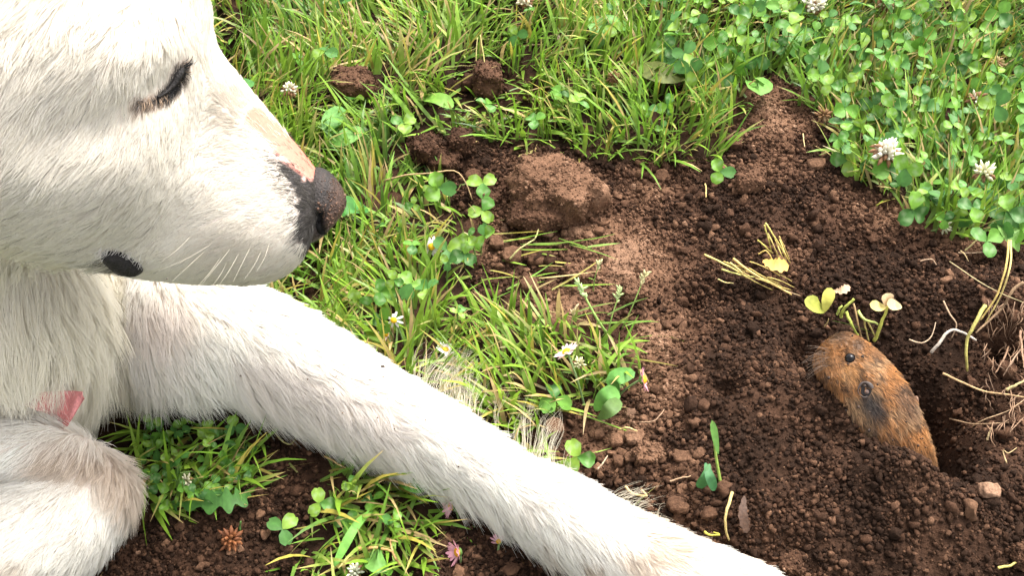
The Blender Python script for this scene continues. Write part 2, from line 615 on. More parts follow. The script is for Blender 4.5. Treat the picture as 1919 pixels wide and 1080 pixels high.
def capsule(pts, rad, n=None, flat=None):
    """swept limb with rounded ends"""
    pts = np.asarray(pts, float); rad = np.asarray(rad, float)
    q = catmull(np.concatenate([pts, rad[:, None]], 1), n or 12 * len(pts))
    mb = MB()
    # rounded ends
    P = q[:, :3]; r = q[:, 3]
    T0 = unit(P[0] - P[1]); T1 = unit(P[-1] - P[-2])
    st_ = [P[0] + T0 * r[0] * math.sin(a) for a in np.linspace(1.35, .25, 5)]; sr = [r[0] * math.cos(a) for a in np.linspace(1.35, .25, 5)]
    en = [P[-1] + T1 * r[-1] * math.sin(a) for a in np.linspace(.25, 1.35, 5)]; er = [r[-1] * math.cos(a) for a in np.linspace(.25, 1.35, 5)]
    mb.tube(np.concatenate([st_, P, en]), np.concatenate([sr, r, er]), (1, 1, 1), 24)
    parts.append((np.concatenate(mb.V), mb.F))


def ball(c, r3):
    parts.append((np.asarray(c) + EV * np.asarray(r3), EF))


def on_leg(px, py, z):
    return at_z(px, py, z)


# neck and chest
capsule([at_depth(-150, 120, .67), at_depth(-90, 330, .70), at_depth(-40, 500, .715), at_depth(10, 590, .715)], [.085, .082, .072, .056])
capsule([at_depth(-240, 560, .80), at_depth(-60, 600, .77), at_depth(60, 610, .745)], [.085, .075, .055])
# upper arm, forearm and paw of the stretched leg
capsule([at_depth(-120, 560, .82), at_depth(140, 575, .80), at_z(315, 602, .056), at_z(438, 630, .046), at_z(555, 682, .038), at_z(715, 770, .031), at_z(875, 858, .027),
         at_z(952, 908, .0255), at_z(1050, 962, .028), at_z(1145, 1018, .0275), at_z(1260, 1080, .029), at_z(1370, 1140, .029), at_z(1440, 1185, .028)],
        [.070, .056, .0385, .0330, .0295, .0238, .0198, .0182, .0208, .0205, .0225, .0255, .025], 120)
for tx, ty, rr in ((1500, 1190, .015), (1510, 1225, .016), (1485, 1262, .016), (1430, 1285, .015)):
    capsule([at_z(tx - 110, ty - 45, .026), at_z(tx, ty, .019)], [rr, rr * .9])
# folded leg: forearm comes in from the left, wrist bends, paw tucked back
capsule([at_z(-360, 830, .10), at_z(-150, 838, .084), at_z(-20, 838, .076), at_z(85, 848, .068), at_z(142, 882, .054), at_z(156, 915, .045)], [.045, .026, .0165, .0160, .019, .024])
capsule([at_z(158, 932, .040), at_z(95, 982, .041), at_z(5, 1030, .041), at_z(-90, 1075, .038)], [.0275, .0325, .034, .034])
capsule([at_z(-80, 1085, .03), at_z(20, 1100, .028)], [.028, .024])
# trunk and haunch beyond the frame
ball((-.66, .66, .150), (.30, .150, .150))
ball((-.92, .60, .13), (.15, .14, .13))
ball((-.43, .62, .15), (.10, .11, .14))
capsule([(-.92, .45, .06), (-.75, .40, .045), (-.62, .38, .035)], [.06, .045, .035])
# drop ear beside the cheek, outside the frame
capsule([at_depth(-60, -120, .58), at_depth(-130, 20, .565), at_depth(-165, 170, .565), at_depth(-160, 250, .575)], [.014, .022, .022, .010])

bv = []; bf = []; off = 0
for v, f in parts:
    bv.append(v); bf += [tuple(i + off for i in q) for q in f]; off += len(v)
tmp = bpy.data.objects.new('tmp', mesh('tmp', np.concatenate(bv), bf)); COL.link(tmp)
md = tmp.modifiers.new('r', 'REMESH'); md.mode = 'VOXEL'; md.voxel_size = .0032
ms_ = tmp.modifiers.new('s', 'SMOOTH'); ms_.factor = .5; ms_.iterations = 4
dg = bpy.context.evaluated_depsgraph_get()
dme = bpy.data.meshes.new_from_object(tmp.evaluated_get(dg))
bpy.data.objects.remove(tmp)
nv = len(dme.vertices)
DV = np.empty(nv * 3); dme.vertices.foreach_get('co', DV); DV = DV.reshape(-1, 3)
DN = np.empty(nv * 3); dme.vertices.foreach_get('normal', DN); DN = DN.reshape(-1, 3)
DP = [tuple(p.vertices) for p in dme.polygons]
DBVH = BVHTree.FromPolygons([tuple(v) for v in DV], DP)


def hit(bvh, px, py, lift=0.0):
    r = unit(ray(px, py))
    loc, nor, i, dist = bvh.ray_cast(Vector(CAM), Vector(r))
    if loc is None:
        return None, None
    return np.array(loc) + np.array(nor) * lift, np.array(nor)


def mirror_px(P):
    """pixel of a head point, the far cheek read as the near one"""
    c = (P - HO) @ HN
    Q = P - np.outer(np.minimum(c, 0) * 2, HN)
    x, y, _ = project(Q)
    return x, y


def capdist(px, py, pts):
    d = np.full(np.shape(px), 1e9)
    for (x0, y0), (x1, y1) in zip(pts[:-1], pts[1:]):
        vx, vy = x1 - x0, y1 - y0
        t = np.clip(((px - x0) * vx + (py - y0) * vy) / (vx * vx + vy * vy), 0, 1)
        d = np.minimum(d, np.hypot(px - x0 - t * vx, py - y0 - t * vy))
    return d


PATCH = [(466, 218), (486, 204), (512, 218), (542, 252), (570, 284), (594, 314), (578, 318), (552, 304), (534, 288), (510, 282), (484, 254)]
EYE = [(258, 191), (285, 185), (305, 176), (322, 160), (334, 140), (343, 122)]
EYE_T = [(302, 178), (320, 162), (332, 142), (340, 126)]


def headlike(P):
    """1 on the head, 0 on body"""
    a = (P - HO) @ HR; b = (P - HO) @ HU; c = (P - HO) @ HN
    x, y, d = project(P)
    line = np.interp(x, [-400, 0, 100, 180, 280, 420, 540, 580, 700], [420, 432, 452, 492, 530, 545, 525, 480, 470])
    return ((y < line + 8) & (np.abs(c) < .10) & (x < 680)).astype(float)


def skin_and_fur(P):
    """colour of skin, colour of fur, fur length (m), density 0..1 at surface points"""
    n = len(P)
    px, py, d = project(P)
    hx, hy = mirror_px(P)
    hd = headlike(P)
    white = np.array([.88, .845, .785])
    fur = np.tile(white, (n, 1)); skin = np.tile(np.array([.72, .62, .55]), (n, 1))
    n1 = fbm(px / 60, py / 60, 201, 4)[:, None]
    fur = fur * (1 + n1 * .18)
    L = np.full(n, .016); den = np.ones(n)

    def blend(w, c):
        nonlocal fur
        fur = fur * (1 - w[:, None]) + np.asarray(c) * w[:, None]
    fur = np.where((hd > .5)[:, None], fur * np.array([.92, .90, .865]), fur)
    # --- head
    hl = np.interp(hx, [-100, 60, 200, 300, 400, 480, 560, 640], [.020, .017, .0125, .0075, .0060, .0046, .0036, .003])
    L = np.where(hd > .5, hl, L)
    H = hd > .5
    w = H * sstep(60, 20, np.hypot((hx - 455) / 1.6, hy - 205)) * .35
    blend(w, (.40, .32, .24))
    w = H * sstep(90, 30, np.hypot((hx - 440) / 1.3, (hy - 480))) * (.35 + .5 * vnoise(hx / 9, hy / 9, 5)) * .45
    blend(w, (.50, .43, .33))
    e = capdist(hx, hy, EYE); et = capdist(hx, hy, EYE_T)
    blend(H * sstep(24, 8, e) * .75, (.36, .24, .17))
    blend(H * sstep(17, 8, et + 6 * fbm(hx / 7, hy / 7, 93, 2)), (.012, .010, .010))
    blend(H * sstep(14, 5, np.hypot((hx - 262) / 1.4, hy - 190)) * .8, (.05, .04, .035))
    L = np.where(H, L * (1 - .6 * sstep(60, 15, e)), L); L = np.where(H & (et < 18), .0040, L)
    # grey-black hair round the nose
    nose = sstep(74, 20, capdist(hx, hy, [(562, 304), (594, 345), (606, 395), (596, 425)]) + 24 * fbm(hx / 10, hy / 10, 91, 3))
    blend(H * (np.random.default_rng(33).uniform(0.05, .85, n) < nose) * .92, np.array([.034, .028, .026]) * np.random.default_rng(34).uniform(.4, 1.7, (n, 1)))
    den = np.where(H & (nose > .5), den * .5, den)
    # bare pink bridge
    pw = H * sstep(34, 15, capdist(hx, hy, [(480, 222), (512, 250), (546, 283), (584, 314)]) + 8 * fbm(hx / 12, hy / 12, 95, 2))
    pk = pw > .5
    den = den * (1 - .97 * pw)
    fr = H * sstep(16, 3, capdist(hx, hy, [(482, 235), (500, 258), (525, 275), (535, 262), (545, 280), (565, 300)])) * ~pk
    blend(fr * (np.random.default_rng(35).uniform(0, 1, n) < .55) * .8, (.09, .065, .055))
    skin = skin * (1 - pw[:, None]) + np.array([.52, .165, .115]) * pw[:, None]
    skin = np.where((H & (nose > .55) & ~pk)[:, None], np.array([.03, .025, .024]), skin)
    # black lip at the corner of the mouth
    lp = capdist(hx, hy, [(208, 482), (250, 503)])
    blend(H * sstep(17, 10, lp), (.02, .016, .016)); den = np.where(H & (lp < 14), .1, den)
    skin = np.where((H & (lp < 17))[:, None], np.array([.015, .012, .012]), skin)
    # --- body
    Bd = hd < .5
    chest = Bd & (px < 240) & (py < 760) & (py > 400)
    L = np.where(chest, np.interp(py, [430, 560, 700], [.020, .030, .040]), L)
    blend(chest * .6, (.84, .78, .63))
    leg = Bd & (px >= 200) & (P[:, 2] < .13)
    low = sstep(.045, .015, P[:, 2])
    under = sstep(.1, .8, -(DNs(P) @ np.array([0.0, 0.75, 0.66])))
    L = np.where(leg, .0145 + .016 * np.clip(under, 0, 1) * np.interp(px, [250, 600, 1000, 1300], [1.5, 1.1, .8, .5]), L)
    pink = leg * sstep(90, 20, np.hypot(px - 300, py - 600)) * .3
    blend(pink, (.75, .55, .48))
    pk2 = leg * sstep(60, 15, capdist(px, py, [(470, 690), (600, 745), (720, 800)])) * .22
    blend(pk2, (.72, .56, .52))
    dirt = leg * sstep(950, 1250, px + (py - 900)) * sstep(.42, .75, vnoise(px / 55 + py / 130, py / 40 - px / 90, 61)) * .5
    blend(dirt, (.52, .36, .23))
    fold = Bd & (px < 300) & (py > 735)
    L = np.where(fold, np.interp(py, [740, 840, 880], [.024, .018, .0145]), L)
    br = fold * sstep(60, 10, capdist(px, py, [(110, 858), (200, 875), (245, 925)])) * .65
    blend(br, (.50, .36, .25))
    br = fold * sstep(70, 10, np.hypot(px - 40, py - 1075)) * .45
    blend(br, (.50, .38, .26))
    return skin, np.clip(fur, 0, .9), L, den


def DNs(P):
    """surface normals near points (nearest root normals are passed through a cache)"""
    return _NC


_NC = DN
dskin, _, _, _ = skin_and_fur(DV)
setattrs(dme, {'col': dskin})
dme.materials.clear(); dme.materials.append(M_SKIN)
dme.polygons.foreach_set('use_smooth', np.full(len(dme.polygons), True))
dme.name = 'dog'
dog = obj('dog', dme, label='large white dog lying down with one foreleg stretched across the soil', cat='dog')


# ------------------------------------------------------------------ fur
def sample_surface(me, n, dens, seed):
    r = np.random.default_rng(seed)
    me.calc_loop_triangles()
    T = np.empty(len(me.loop_triangles) * 3, np.int32); me.loop_triangles.foreach_get('vertices', T); T = T.reshape(-1, 3)
    V = np.empty(len(me.vertices) * 3); me.vertices.foreach_get('co', V); V = V.reshape(-1, 3)
    N = np.empty(len(me.vertices) * 3); me.vertices.foreach_get('normal', N); N = N.reshape(-1, 3)
    A = np.linalg.norm(np.cross(V[T[:, 1]] - V[T[:, 0]], V[T[:, 2]] - V[T[:, 0]]), axis=1) * .5
    A = A * dens[T].mean(1)
    cdf = np.cumsum(A); cdf /= cdf[-1]
    t = np.searchsorted(cdf, r.uniform(0, 1, n)); t = np.minimum(t, len(T) - 1)
    u = r.uniform(0, 1, (n, 2)); s_ = np.sqrt(u[:, :1]); w = np.concatenate([1 - s_, s_ * (1 - u[:, 1:]), s_ * u[:, 1:]], 1)
    P = np.einsum('nk,nkd->nd', w, V[T[t]]); Nn = unit(np.einsum('nk,nkd->nd', w, N[T[t]]))
    return P, Nn


def fur_object(name, parent, mat, P, N, D, L, lift, col, r0, r1, cell, clump, frizz, K=5, seed=1, droop=0.0):
    r = np.random.default_rng(seed)
    n = len(P)
    D = unit(D - np.sum(D * N, 1)[:, None] * N)
    B = np.cross(N, D)
    t = np.linspace(0, 1, K)[None, :, None]
    Ln = L[:, None, None]
    lf = np.broadcast_to(np.asarray(lift, float), (n,))[:, None, None]
    Q = P[:, None] + Ln * (D[:, None] * (t * np.cos(lf) + .12 * t * t) + N[:, None] * np.sin(lf) * (t - .42 * t * t))
    # clumps: every root is drawn to the mean strand of its cell
    key = np.floor((P + (np.stack([vnoise(P[:, 0] * 90, P[:, 1] * 90, 3), vnoise(P[:, 1] * 90, P[:, 2] * 90, 4), vnoise(P[:, 2] * 90, P[:, 0] * 90, 5)], -1) - .5) * cell * 1.6) / cell).astype(np.int64)
    h = (key[:, 0] * 73856093) ^ (key[:, 1] * 19349663) ^ (key[:, 2] * 83492791)
    u_, inv, cnt = np.unique(h, return_inverse=True, return_counts=True)
    off = Q - P[:, None]
    mean_r = np.zeros((len(u_), 3)); np.add.at(mean_r, inv, P); mean_r /= cnt[:, None]
    fz0 = np.broadcast_to(np.asarray(frizz, float), (n,))[:, None]
    bend = r.normal(0, 1.0, (len(u_), 2))
    bd = bend[inv] * fz0
    Q = Q + Ln * t * t * (B[:, None] * bd[:, 0, None, None] + N[:, None] * np.abs(bd[:, 1, None, None]) * .5)
    tipm = np.zeros((len(u_), K, 3)); np.add.at(tipm, inv, Q); tipm /= cnt[:, None, None]
    cs = (clump * r.uniform(.3, 1.15, n))[:, None, None] * t ** 1.4
    Q = Q * (1 - cs) + tipm[inv] * cs
    fz = r.normal(0, .55, (n, 1, 2)) * fz0[:, :, None]
    Q = Q + Ln * t * t * (B[:, None] * fz[..., :1] + N[:, None] * fz[..., 1:] * .4)
    if np.any(droop):
        Q = Q + np.array([0, 0, -1.0]) * Ln * t * t * np.broadcast_to(np.asarray(droop, float), (n,))[:, None, None]
    cu = bpy.data.hair_curves.new(name)
    cu.add_curves([K] * n)
    cu.attributes['position'].data.foreach_set('vector', Q.astype(np.float32).ravel())
    ra = cu.attributes.get('radius') or cu.attributes.new('radius', 'FLOAT', 'POINT')
    rr = (np.broadcast_to(np.asarray(r0, float), (n,))[:, None] * (1 - t[..., 0]) ** .7 + np.broadcast_to(np.asarray(r1, float), (n,))[:, None] * t[..., 0])
    ra.data.foreach_set('value', np.ascontiguousarray(rr, np.float32).ravel())
    ca = cu.attributes.new('col', 'FLOAT_COLOR', 'CURVE')
    ca.data.foreach_set('color', np.concatenate([col, np.ones((n, 1))], 1).astype(np.float32).ravel())
    na = cu.attributes.new('rootn', 'FLOAT_VECTOR', 'CURVE')
    na.data.foreach_set('vector', N.astype(np.float32).ravel())
    cu.materials.append(mat)
    o = bpy.data.objects.new(name, cu)
    COL.link(o); o.parent = parent
    return o


GUIDES = [  # pixel, direction the hair grows in the picture
    (600, 340, -.8, .1), (560, 300, -.9, -.2), (540, 380, -.95, .25), (520, 300, -.95, .1), (500, 440, -.9, .5), (450, 330, -.9, .35), (450, 240, -.9, -.1), (400, 400, -.85, .5),
    (430, 500, -.8, .6), (340, 510, -.8, .6), (520, 480, -.6, .8), (380, 300, -.85, .5), (420, 150, -.6, -.6), (470, 190, -.7, -.5), (390, 60, -.5, -.9), (350, 220, -.6, .75), (300, 230, -.35, .9),
    (350, 140, .8, -.1), (335, 170, .6, .6), (310, 200, -.1, 1), (280, 160, -.5, .8), (260, 210, -.2, 1), (300, 110, -.55, .8), (320, 40, -.5, .85), (240, 100, -.55, .8), (180, 150, -.6, .75), (100, 80, -.55, .8), (20, 60, -.5, .85), (200, 20, -.5, .85),
    (60, 200, -.7, .7), (150, 230, -.85, .5), (200, 300, -.75, .6), (100, 320, -.75, .6), (20, 330, -.7, .7), (250, 400, -.8, .5), (150, 420, -.8, .5), (50, 400, -.8, .5), (300, 330, -.8, .5),
    (30, 500, -.1, 1), (100, 500, 0, 1), (180, 560, .1, 1), (40, 600, 0, 1), (120, 620, 0, 1), (60, 700, 0, 1), (150, 700, .05, 1), (200, 640, .1, 1),
    (280, 600, .2, 1), (270, 690, .0, 1), (330, 720, .05, 1), (400, 570, .7, .6), (380, 640, .35, .9), (450, 700, .5, .85), (520, 580, .9, .5), (540, 660, .75, .65), (560, 760, .6, .8), (640, 640, .9, .5),
    (660, 720, .85, .6), (660, 810, .65, .8), (780, 740, .88, .5), (780, 810, .85, .6), (770, 880, .7, .75), (900, 810, .88, .5), (900, 880, .8, .65), (890, 930, .6, .85), (1000, 870, .88, .48), (1000, 950, .7, .75), (990, 1010, .45, .9),
    (1150, 950, .85, .5), (1130, 1030, .6, .8), (1280, 1020, .87, .5), (1230, 1070, .7, .7),
    (60, 780, .8, .3), (150, 800, .75, .5), (215, 850, .35, .9), (255, 900, -.3, .9), (200, 920, -.55, .75), (120, 950, -.65, .6), (180, 1000, -.6, .7), (60, 1020, -.7, .6), (60, 900, -.5, .5), (30, 1060, -.6, .6)]


def guide_field(bvh, guides, extra=()):
    G = []; GD = []
    for x, y, dx, dy in guides:
        p, n_ = hit(bvh, x, y)
        if p is None:
            continue
        dep = (p - CAM) @ FW
        v = RT * dx - UP * dy
        v = v - n_ * (v @ n_)
        G.append(p); GD.append(unit(v))
    for p, v in extra:
        G.append(np.asarray(p, float)); GD.append(unit(np.asarray(v, float)))
    return np.array(G), np.array(GD)


def field(P, N, G, GD, sig, default):
    out = np.zeros_like(P)
    for i in range(0, len(P), 20000):
        p = P[i:i + 20000]
        d2 = ((p[:, None] - G[None]) ** 2).sum(-1)
        # guides on the other side of a limb count for less
        w = np.exp(-d2 / (2 * sig * sig)) + 1e-5
        out[i:i + 20000] = w @ GD + 1e-4 * np.asarray(default)
    out = out - np.sum(out * N, 1)[:, None] * N
    return unit(out)


legax = unit(at_z(1090, 972, .036) - at_z(470, 655, .047))
extra = []
for k in range(9):       # far side of the leg: feathering hangs away from the viewer
    q = at_z(470 + k * 90, 655 + k * 47, .03)
    extra.append((q + np.array([.02, .028, 0]), legax * .8 + np.array([.1, .5, -.5])))
G, GD = guide_field(DBVH, GUIDES, extra)

vd = unit(CAM - DV)
face = np.sum(vd * DN, 1)
px_, py_, dd_ = project(DV)
_, _, lv, dv = skin_and_fur(DV)
hdv = headlike(DV)
inframe = (px_ > -90) & (px_ < 2000) & (py_ > -120) & (py_ < 1180)
dens = np.where(inframe, np.where(face > -.25, 1.0, .35), .07)
dens = dens * np.where(hdv > .5, 1.35, 1.0) * np.clip(.009 / lv, .45, 1.6) ** .6 * dv
dens = np.where(DV[:, 2] < .004, 0.0, dens)
NH = 330000
P, N = sample_surface(dme, NH, dens, 5)
_NC = N
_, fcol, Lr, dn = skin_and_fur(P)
qx, qy, qd = project(P)
hdr = headlike(P)
D = field(P, N, G, GD, .022, (-.4, -.2, -.8))
vary = rng.uniform(.55, 1.15, NH)
Lr = Lr * vary
infr = (qx > -90) & (qx < 2000) & (qy > -120) & (qy < 1180)
lift = np.where(hdr > .5, .30, .42) * rng.uniform(.6, 1.4, NH)
lift = np.where((hdr > .5) & (qx > 440), lift * 1.15, lift)
fcol = fcol * (1 + rng.normal(0, .035, (NH, 1)))
yl = rng.uniform(0, 1, (NH, 1)) ** 3
fcol = fcol * (1 - yl * np.array([.01, .04, .11]))
dk = (rng.uniform(0, 1, NH) < np.where((hdr > .5), .014, .003))
fcol = np.where(dk[:, None], fcol * .35, fcol)
rad0 = np.where(infr, np.where(hdr > .5, np.interp(qx, [100, 450], [.00011, .00009]), .00013), .0006)
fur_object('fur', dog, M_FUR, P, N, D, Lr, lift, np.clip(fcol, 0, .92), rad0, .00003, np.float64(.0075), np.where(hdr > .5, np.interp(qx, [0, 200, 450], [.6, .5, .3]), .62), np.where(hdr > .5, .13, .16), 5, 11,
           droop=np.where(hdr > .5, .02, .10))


# ------------------------------------------------------------------ face details
def loft(stations, n, na, plane, bumps=(), boxy=1.0, depth=HD):
    st_ = np.array([[*hp(*T), *hp(*B), w / 100] for T, B, w in stations])
    S_ = catmull(st_, n); S_[:, 4] = np.maximum(S_[:, 4], .0008)
    ph_ = np.arange(na) / na * 2 * math.pi
    V = []
    for s_ in S_:
        cen = (s_[:2] + s_[2:4]) / 2; hv = (s_[:2] - s_[2:4]) / 2
        sn, cs = np.sin(ph_), np.cos(ph_)
        sy_ = np.sign(sn) * np.abs(sn) ** boxy; cx_ = np.sign(cs) * np.abs(cs) ** boxy
        a_ = cen[0] + hv[0] * sy_; b_ = cen[1] + hv[1] * sy_; c_ = s_[4] * cx_
        for bx, by, bc, br, amp in bumps:
            q = hp(bx, by, bc); rr = br / FPX * HD
            g = np.exp(-((a_ - q[0]) ** 2 + (b_ - q[1]) ** 2) / (rr * rr)) * np.abs(cs) ** .4
            c_ = c_ + np.sign(c_) * amp * g
        V.append(hw(a_, b_, c_))
    V = np.concatenate(V); m = len(S_)
    F = [(i * na + j, i * na + (j + 1) % na, (i + 1) * na + (j + 1) % na, (i + 1) * na + j) for i in range(m - 1) for j in range(na)]
    F.append(tuple(range(na))[::-1]); F.append(tuple((m - 1) * na + j for j in range(na)))
    return V, F


NOSE = [((560, 330), (546, 430), 1.4), ((580, 316), (548, 442), 1.9), ((602, 314), (560, 453), 2.05), ((621, 325), (577, 456), 2.05), ((636, 343), (596, 448), 1.9), ((644, 360), (612, 433), 1.65), ((648, 374), (630, 414), 1.0), ((648, 384), (640, 400), .35)]
nb = [(600, 406, .021, 8, -.0045), (597, 420, .021, 8, -.0050), (603, 433, .020, 7, -.0040), (596, 392, .021, 20, .0012), (612, 350, .02, 20, .001)]
nV, nF = loft(NOSE, 48, 64, 0, nb, .86)
nx_, ny_ = mirror_px(nV)
g1 = vnoise(nV[:, 0] * 900, nV[:, 1] * 900 + nV[:, 2] * 700, 8); g2 = fbm(nV[:, 0] * 300, nV[:, 2] * 300, 18, 3)
dirty = np.clip(sstep(600, 648, nx_ + .30 * (ny_ - 370)) * .95 + g2 * .9, 0, 1) * (.45 + .55 * g1)
ncol = np.array([.022, .018, .017]) * (1 - dirty[:, None]) + np.array([.080, .044, .031]) * dirty[:, None]
nos = np.minimum.reduce([np.hypot(nx_ - bx, ny_ - by) for bx, by in ((600, 405), (597, 419), (603, 432))])
ncol = ncol * (1 - .9 * sstep(14, 6, nos))[:, None]
nose = obj('nose', mesh('nose', nV, nF, M_LEATHER, {'col': ncol}), dog)
nose['label'] = 'dark nose crusted with brown soil'
mb = MB(); npth = []
NBv = BVHTree.FromPolygons([tuple(v) for v in nV], nF)
for x, y in catmull(np.array([(604, 398), (597, 408), (595, 420), (600, 432), (609, 438)], float), 14):
    p, n_ = hit(NBv, x, y, .0002)
    if p is None: p, n_ = hit(DBVH, x, y, .001)
    if p is not None: npth.append(p)
mb.tube(np.array(npth), np.interp(np.linspace(0, 1, len(npth)), [0, .4, .8, 1], [.0007, .0024, .0020, .0007]), (.003, .0025, .0025), 10)
obj('nostril', mb.mesh('nostril', M_CLOTH), nose)
# crumbs of soil stuck to the nose
NB = BVHTree.FromPolygons([tuple(v) for v in nV], nF)
mb = MB()
for k in range(170):
    x = random.gauss(622, 18); y = random.gauss(385, 34)
    p, n_ = hit(NB, x, y)
    if p is None:
        continue
    s_ = random.uniform(.0002, .0006) * (1.8 if random.random() < .1 else 1)
    c = random.uniform(.35, 1.1)
    mb.add(p + ICV * s_ * (1 + rng.uniform(-.3, .3, (len(ICV), 1))), ICF.tolist(), np.array([.12, .065, .042]) * c)
obj('soil_specks', mb.mesh('soil_specks', M_ROOT), nose, kind='stuff')


def surf_path(pxs, lift, n):
    P_ = []
    for x, y in catmull(np.array(pxs, float), n):
        p, n_ = hit(DBVH, x, y, lift)
        if p is not None:
            P_.append(p)
    return np.array(P_)


# closed eye: dark rims of the lids pressed together
pts = surf_path([(292, 182), (306, 174), (321, 159), (332, 141), (340, 126)], .0010, 22)
rr = np.interp(np.linspace(0, 1, len(pts)), [0, .25, .5, .7, .85, 1], [.0005, .0008, .0013, .0019, .0017, .0008])
mb = MB(); mb.tube(pts, rr, (.010, .008, .008), 10)
eyelid = obj('eyelid', mb.mesh('eyelid', M_LEATHER), dog)
eyelid['label'] = 'black rim of the closed eye'
# dark skin and wet fold of the lip at the corner of the mouth
pts = surf_path([(196, 466), (210, 476), (232, 489), (252, 497), (268, 502)], .0008, 18)
rr = np.interp(np.linspace(0, 1, len(pts)), [0, .2, .5, .8, 1], [.0015, .0056, .0070, .0054, .0018])
mb = MB(); mb.tube(pts, rr, (.012, .010, .010), 12)
lip = obj('lip', mb.mesh('lip', M_LEATHER), dog)
lip['label'] = 'black corner of the lip'


def strands(name, parent, mat, lines, r0, r1, cols, K=6):
    """single thick hairs given as point lists"""
    n = len(lines)
    Q = np.array([catmull(l, K) for l in lines])
    cu = bpy.data.hair_curves.new(name); cu.add_curves([K] * n)
    cu.attributes['position'].data.foreach_set('vector', Q.astype(np.float32).ravel())
    ra = cu.attributes.get('radius') or cu.attributes.new('radius', 'FLOAT', 'POINT')
    t = np.linspace(0, 1, K)
    ra.data.foreach_set('value', np.tile(r0 * (1 - t) + r1 * t, n).astype(np.float32))
    ca = cu.attributes.new('col', 'FLOAT_COLOR', 'CURVE')
    ca.data.foreach_set('color', np.concatenate([np.asarray(cols), np.ones((n, 1))], 1).astype(np.float32).ravel())
    na = cu.attributes.new('rootn', 'FLOAT_VECTOR', 'CURVE')
    na.data.foreach_set('vector', np.tile(np.float32([0, -.3, .95]), n))
    cu.materials.append(mat)
    o = bpy.data.objects.new(name, cu); COL.link(o); o.parent = parent
    return o


lines = []
for x0, y0, x1, y1, x2, y2 in ((432, 466, 405, 500, 376, 536), (415, 480, 390, 515, 352, 556), (448, 474, 428, 510, 402, 546), (470, 462, 452, 498, 436, 530), (400, 455, 350, 485, 296, 508),
                               (385, 470, 352, 500, 322, 528), (490, 470, 476, 498, 458, 524), (425, 492, 410, 520, 384, 552), (360, 440, 330, 470, 300, 492), (505, 455, 495, 485, 480, 510)):
    p, n_ = hit(DBVH, x0, y0)
    d0 = (p - CAM) @ FW
    lines.append([p, at_depth(x1, y1, d0 - .006), at_depth(x2, y2, d0 - .008)])
strands('whiskers', dog, M_FUR, lines, .00010, .00003, [(.66, .60, .49)] * len(lines))
lines = []; cols = []
for k in range(280):      # lashes and dark hairs fanning from the lids
    t = random.random() ** .75
    e_ = catmull(np.array(EYE, float), 50)[int(t * 49)]
    p, n_ = hit(DBVH, e_[0] + random.gauss(0, 2.5), e_[1] + random.gauss(0, 3))
    if p is None:
        continue
    ang = np.interp(t, [0, .4, .7, 1], [1.75, 1.5, .75, -.25]) + random.gauss(0, .22)
    v = RT * math.cos(ang) - UP * math.sin(ang)
    v = unit(v - n_ * (v @ n_)); ln = random.uniform(.0025, .0072) * (1.0 if t > .35 else .8)
    lines.append([p, p + v * ln * .55 + n_ * ln * .34, p + v * ln + n_ * ln * .22])
    dkk = random.random() < np.interp(t, [0, .1, .35, .5, 1], [.75, .55, .6, .95, .9])
    cols.append((.012, .010, .010) if dkk else (.40, .28, .19))
strands('eyelashes', dog, M_FUR, lines, .00012, .00004, cols, 5)

# pale hairs falling over the corner of the lip
lines = []; cols = []
for k in range(150):
    t = random.random(); x = 190 + 82 * t; y = 457 + 30 * t + random.gauss(0, 6)
    p, n_ = hit(DBVH, x, y)
    if p is None: continue
    a_ = random.gauss(2.1, .3); v = RT * math.cos(a_) - UP * math.sin(a_); v = unit(v - n_ * (v @ n_)); ln = random.uniform(.003, .008)
    lines.append([p, p + v * ln * .5 + n_ * .0032, p + v * ln + n_ * .0038]); c = random.uniform(.6, .85); cols.append((c, c * .95, c * .87))
strands('lip_hair', dog, M_FUR, lines, .00012, .00004, cols, 5)
# short dark velvet running from the muzzle onto the back of the nose
lines = []; cols = []
for k in range(2600):
    x = 548 + 62 * random.random() ** 1.5; y = random.uniform(306, 452)
    p, n_ = hit(NB, x, y)
    if p is None or random.random() < sstep(585, 612, x): continue
    a_ = random.gauss(2.85, .35)
    v = RT * math.cos(a_) - UP * math.sin(a_); v = unit(v - n_ * (v @ n_)); ln = random.uniform(.0012, .0034)
    lines.append([p, p + v * ln * .5 + n_ * ln * .28, p + v * ln + n_ * ln * .30])
    g = random.choice((.02, .03, .05, .09, .20)) * random.uniform(.7, 1.3) * (1.5 if x < 565 else 1); cols.append((g, g * .88, g * .82))
strands('muzzle_velvet', dog, M_FUR, lines, .00010, .00004, cols, 4)
# specks of soil flicked onto the foreleg and chest
mb = MB()
for k in range(34):
    x = random.gauss(650, 170) if k < 26 else random.uniform(60, 220); y = 590 + (x - 450) * .52 + random.gauss(60, 45) if k < 26 else random.uniform(540, 690)
    p, n_ = hit(DBVH, x, y, random.uniform(.003, .006))
    if p is None: continue
    s_ = random.uniform(.0002, .0006)
    mb.add(p + ICV * s_ * (1 + rng.uniform(-.35, .35, (len(ICV), 1))), ICF.tolist(), np.array([.10, .06, .04]) * random.uniform(.5, 1.3))
p, n_ = hit(DBVH, 712, 699, .005)
mb.add(p + ICV * np.array([.0016, .0008, .0007]), ICF.tolist(), (.04, .022, .015))
obj('soil_specks', mb.mesh('soil_specks', M_ROOT), dog, kind='stuff')

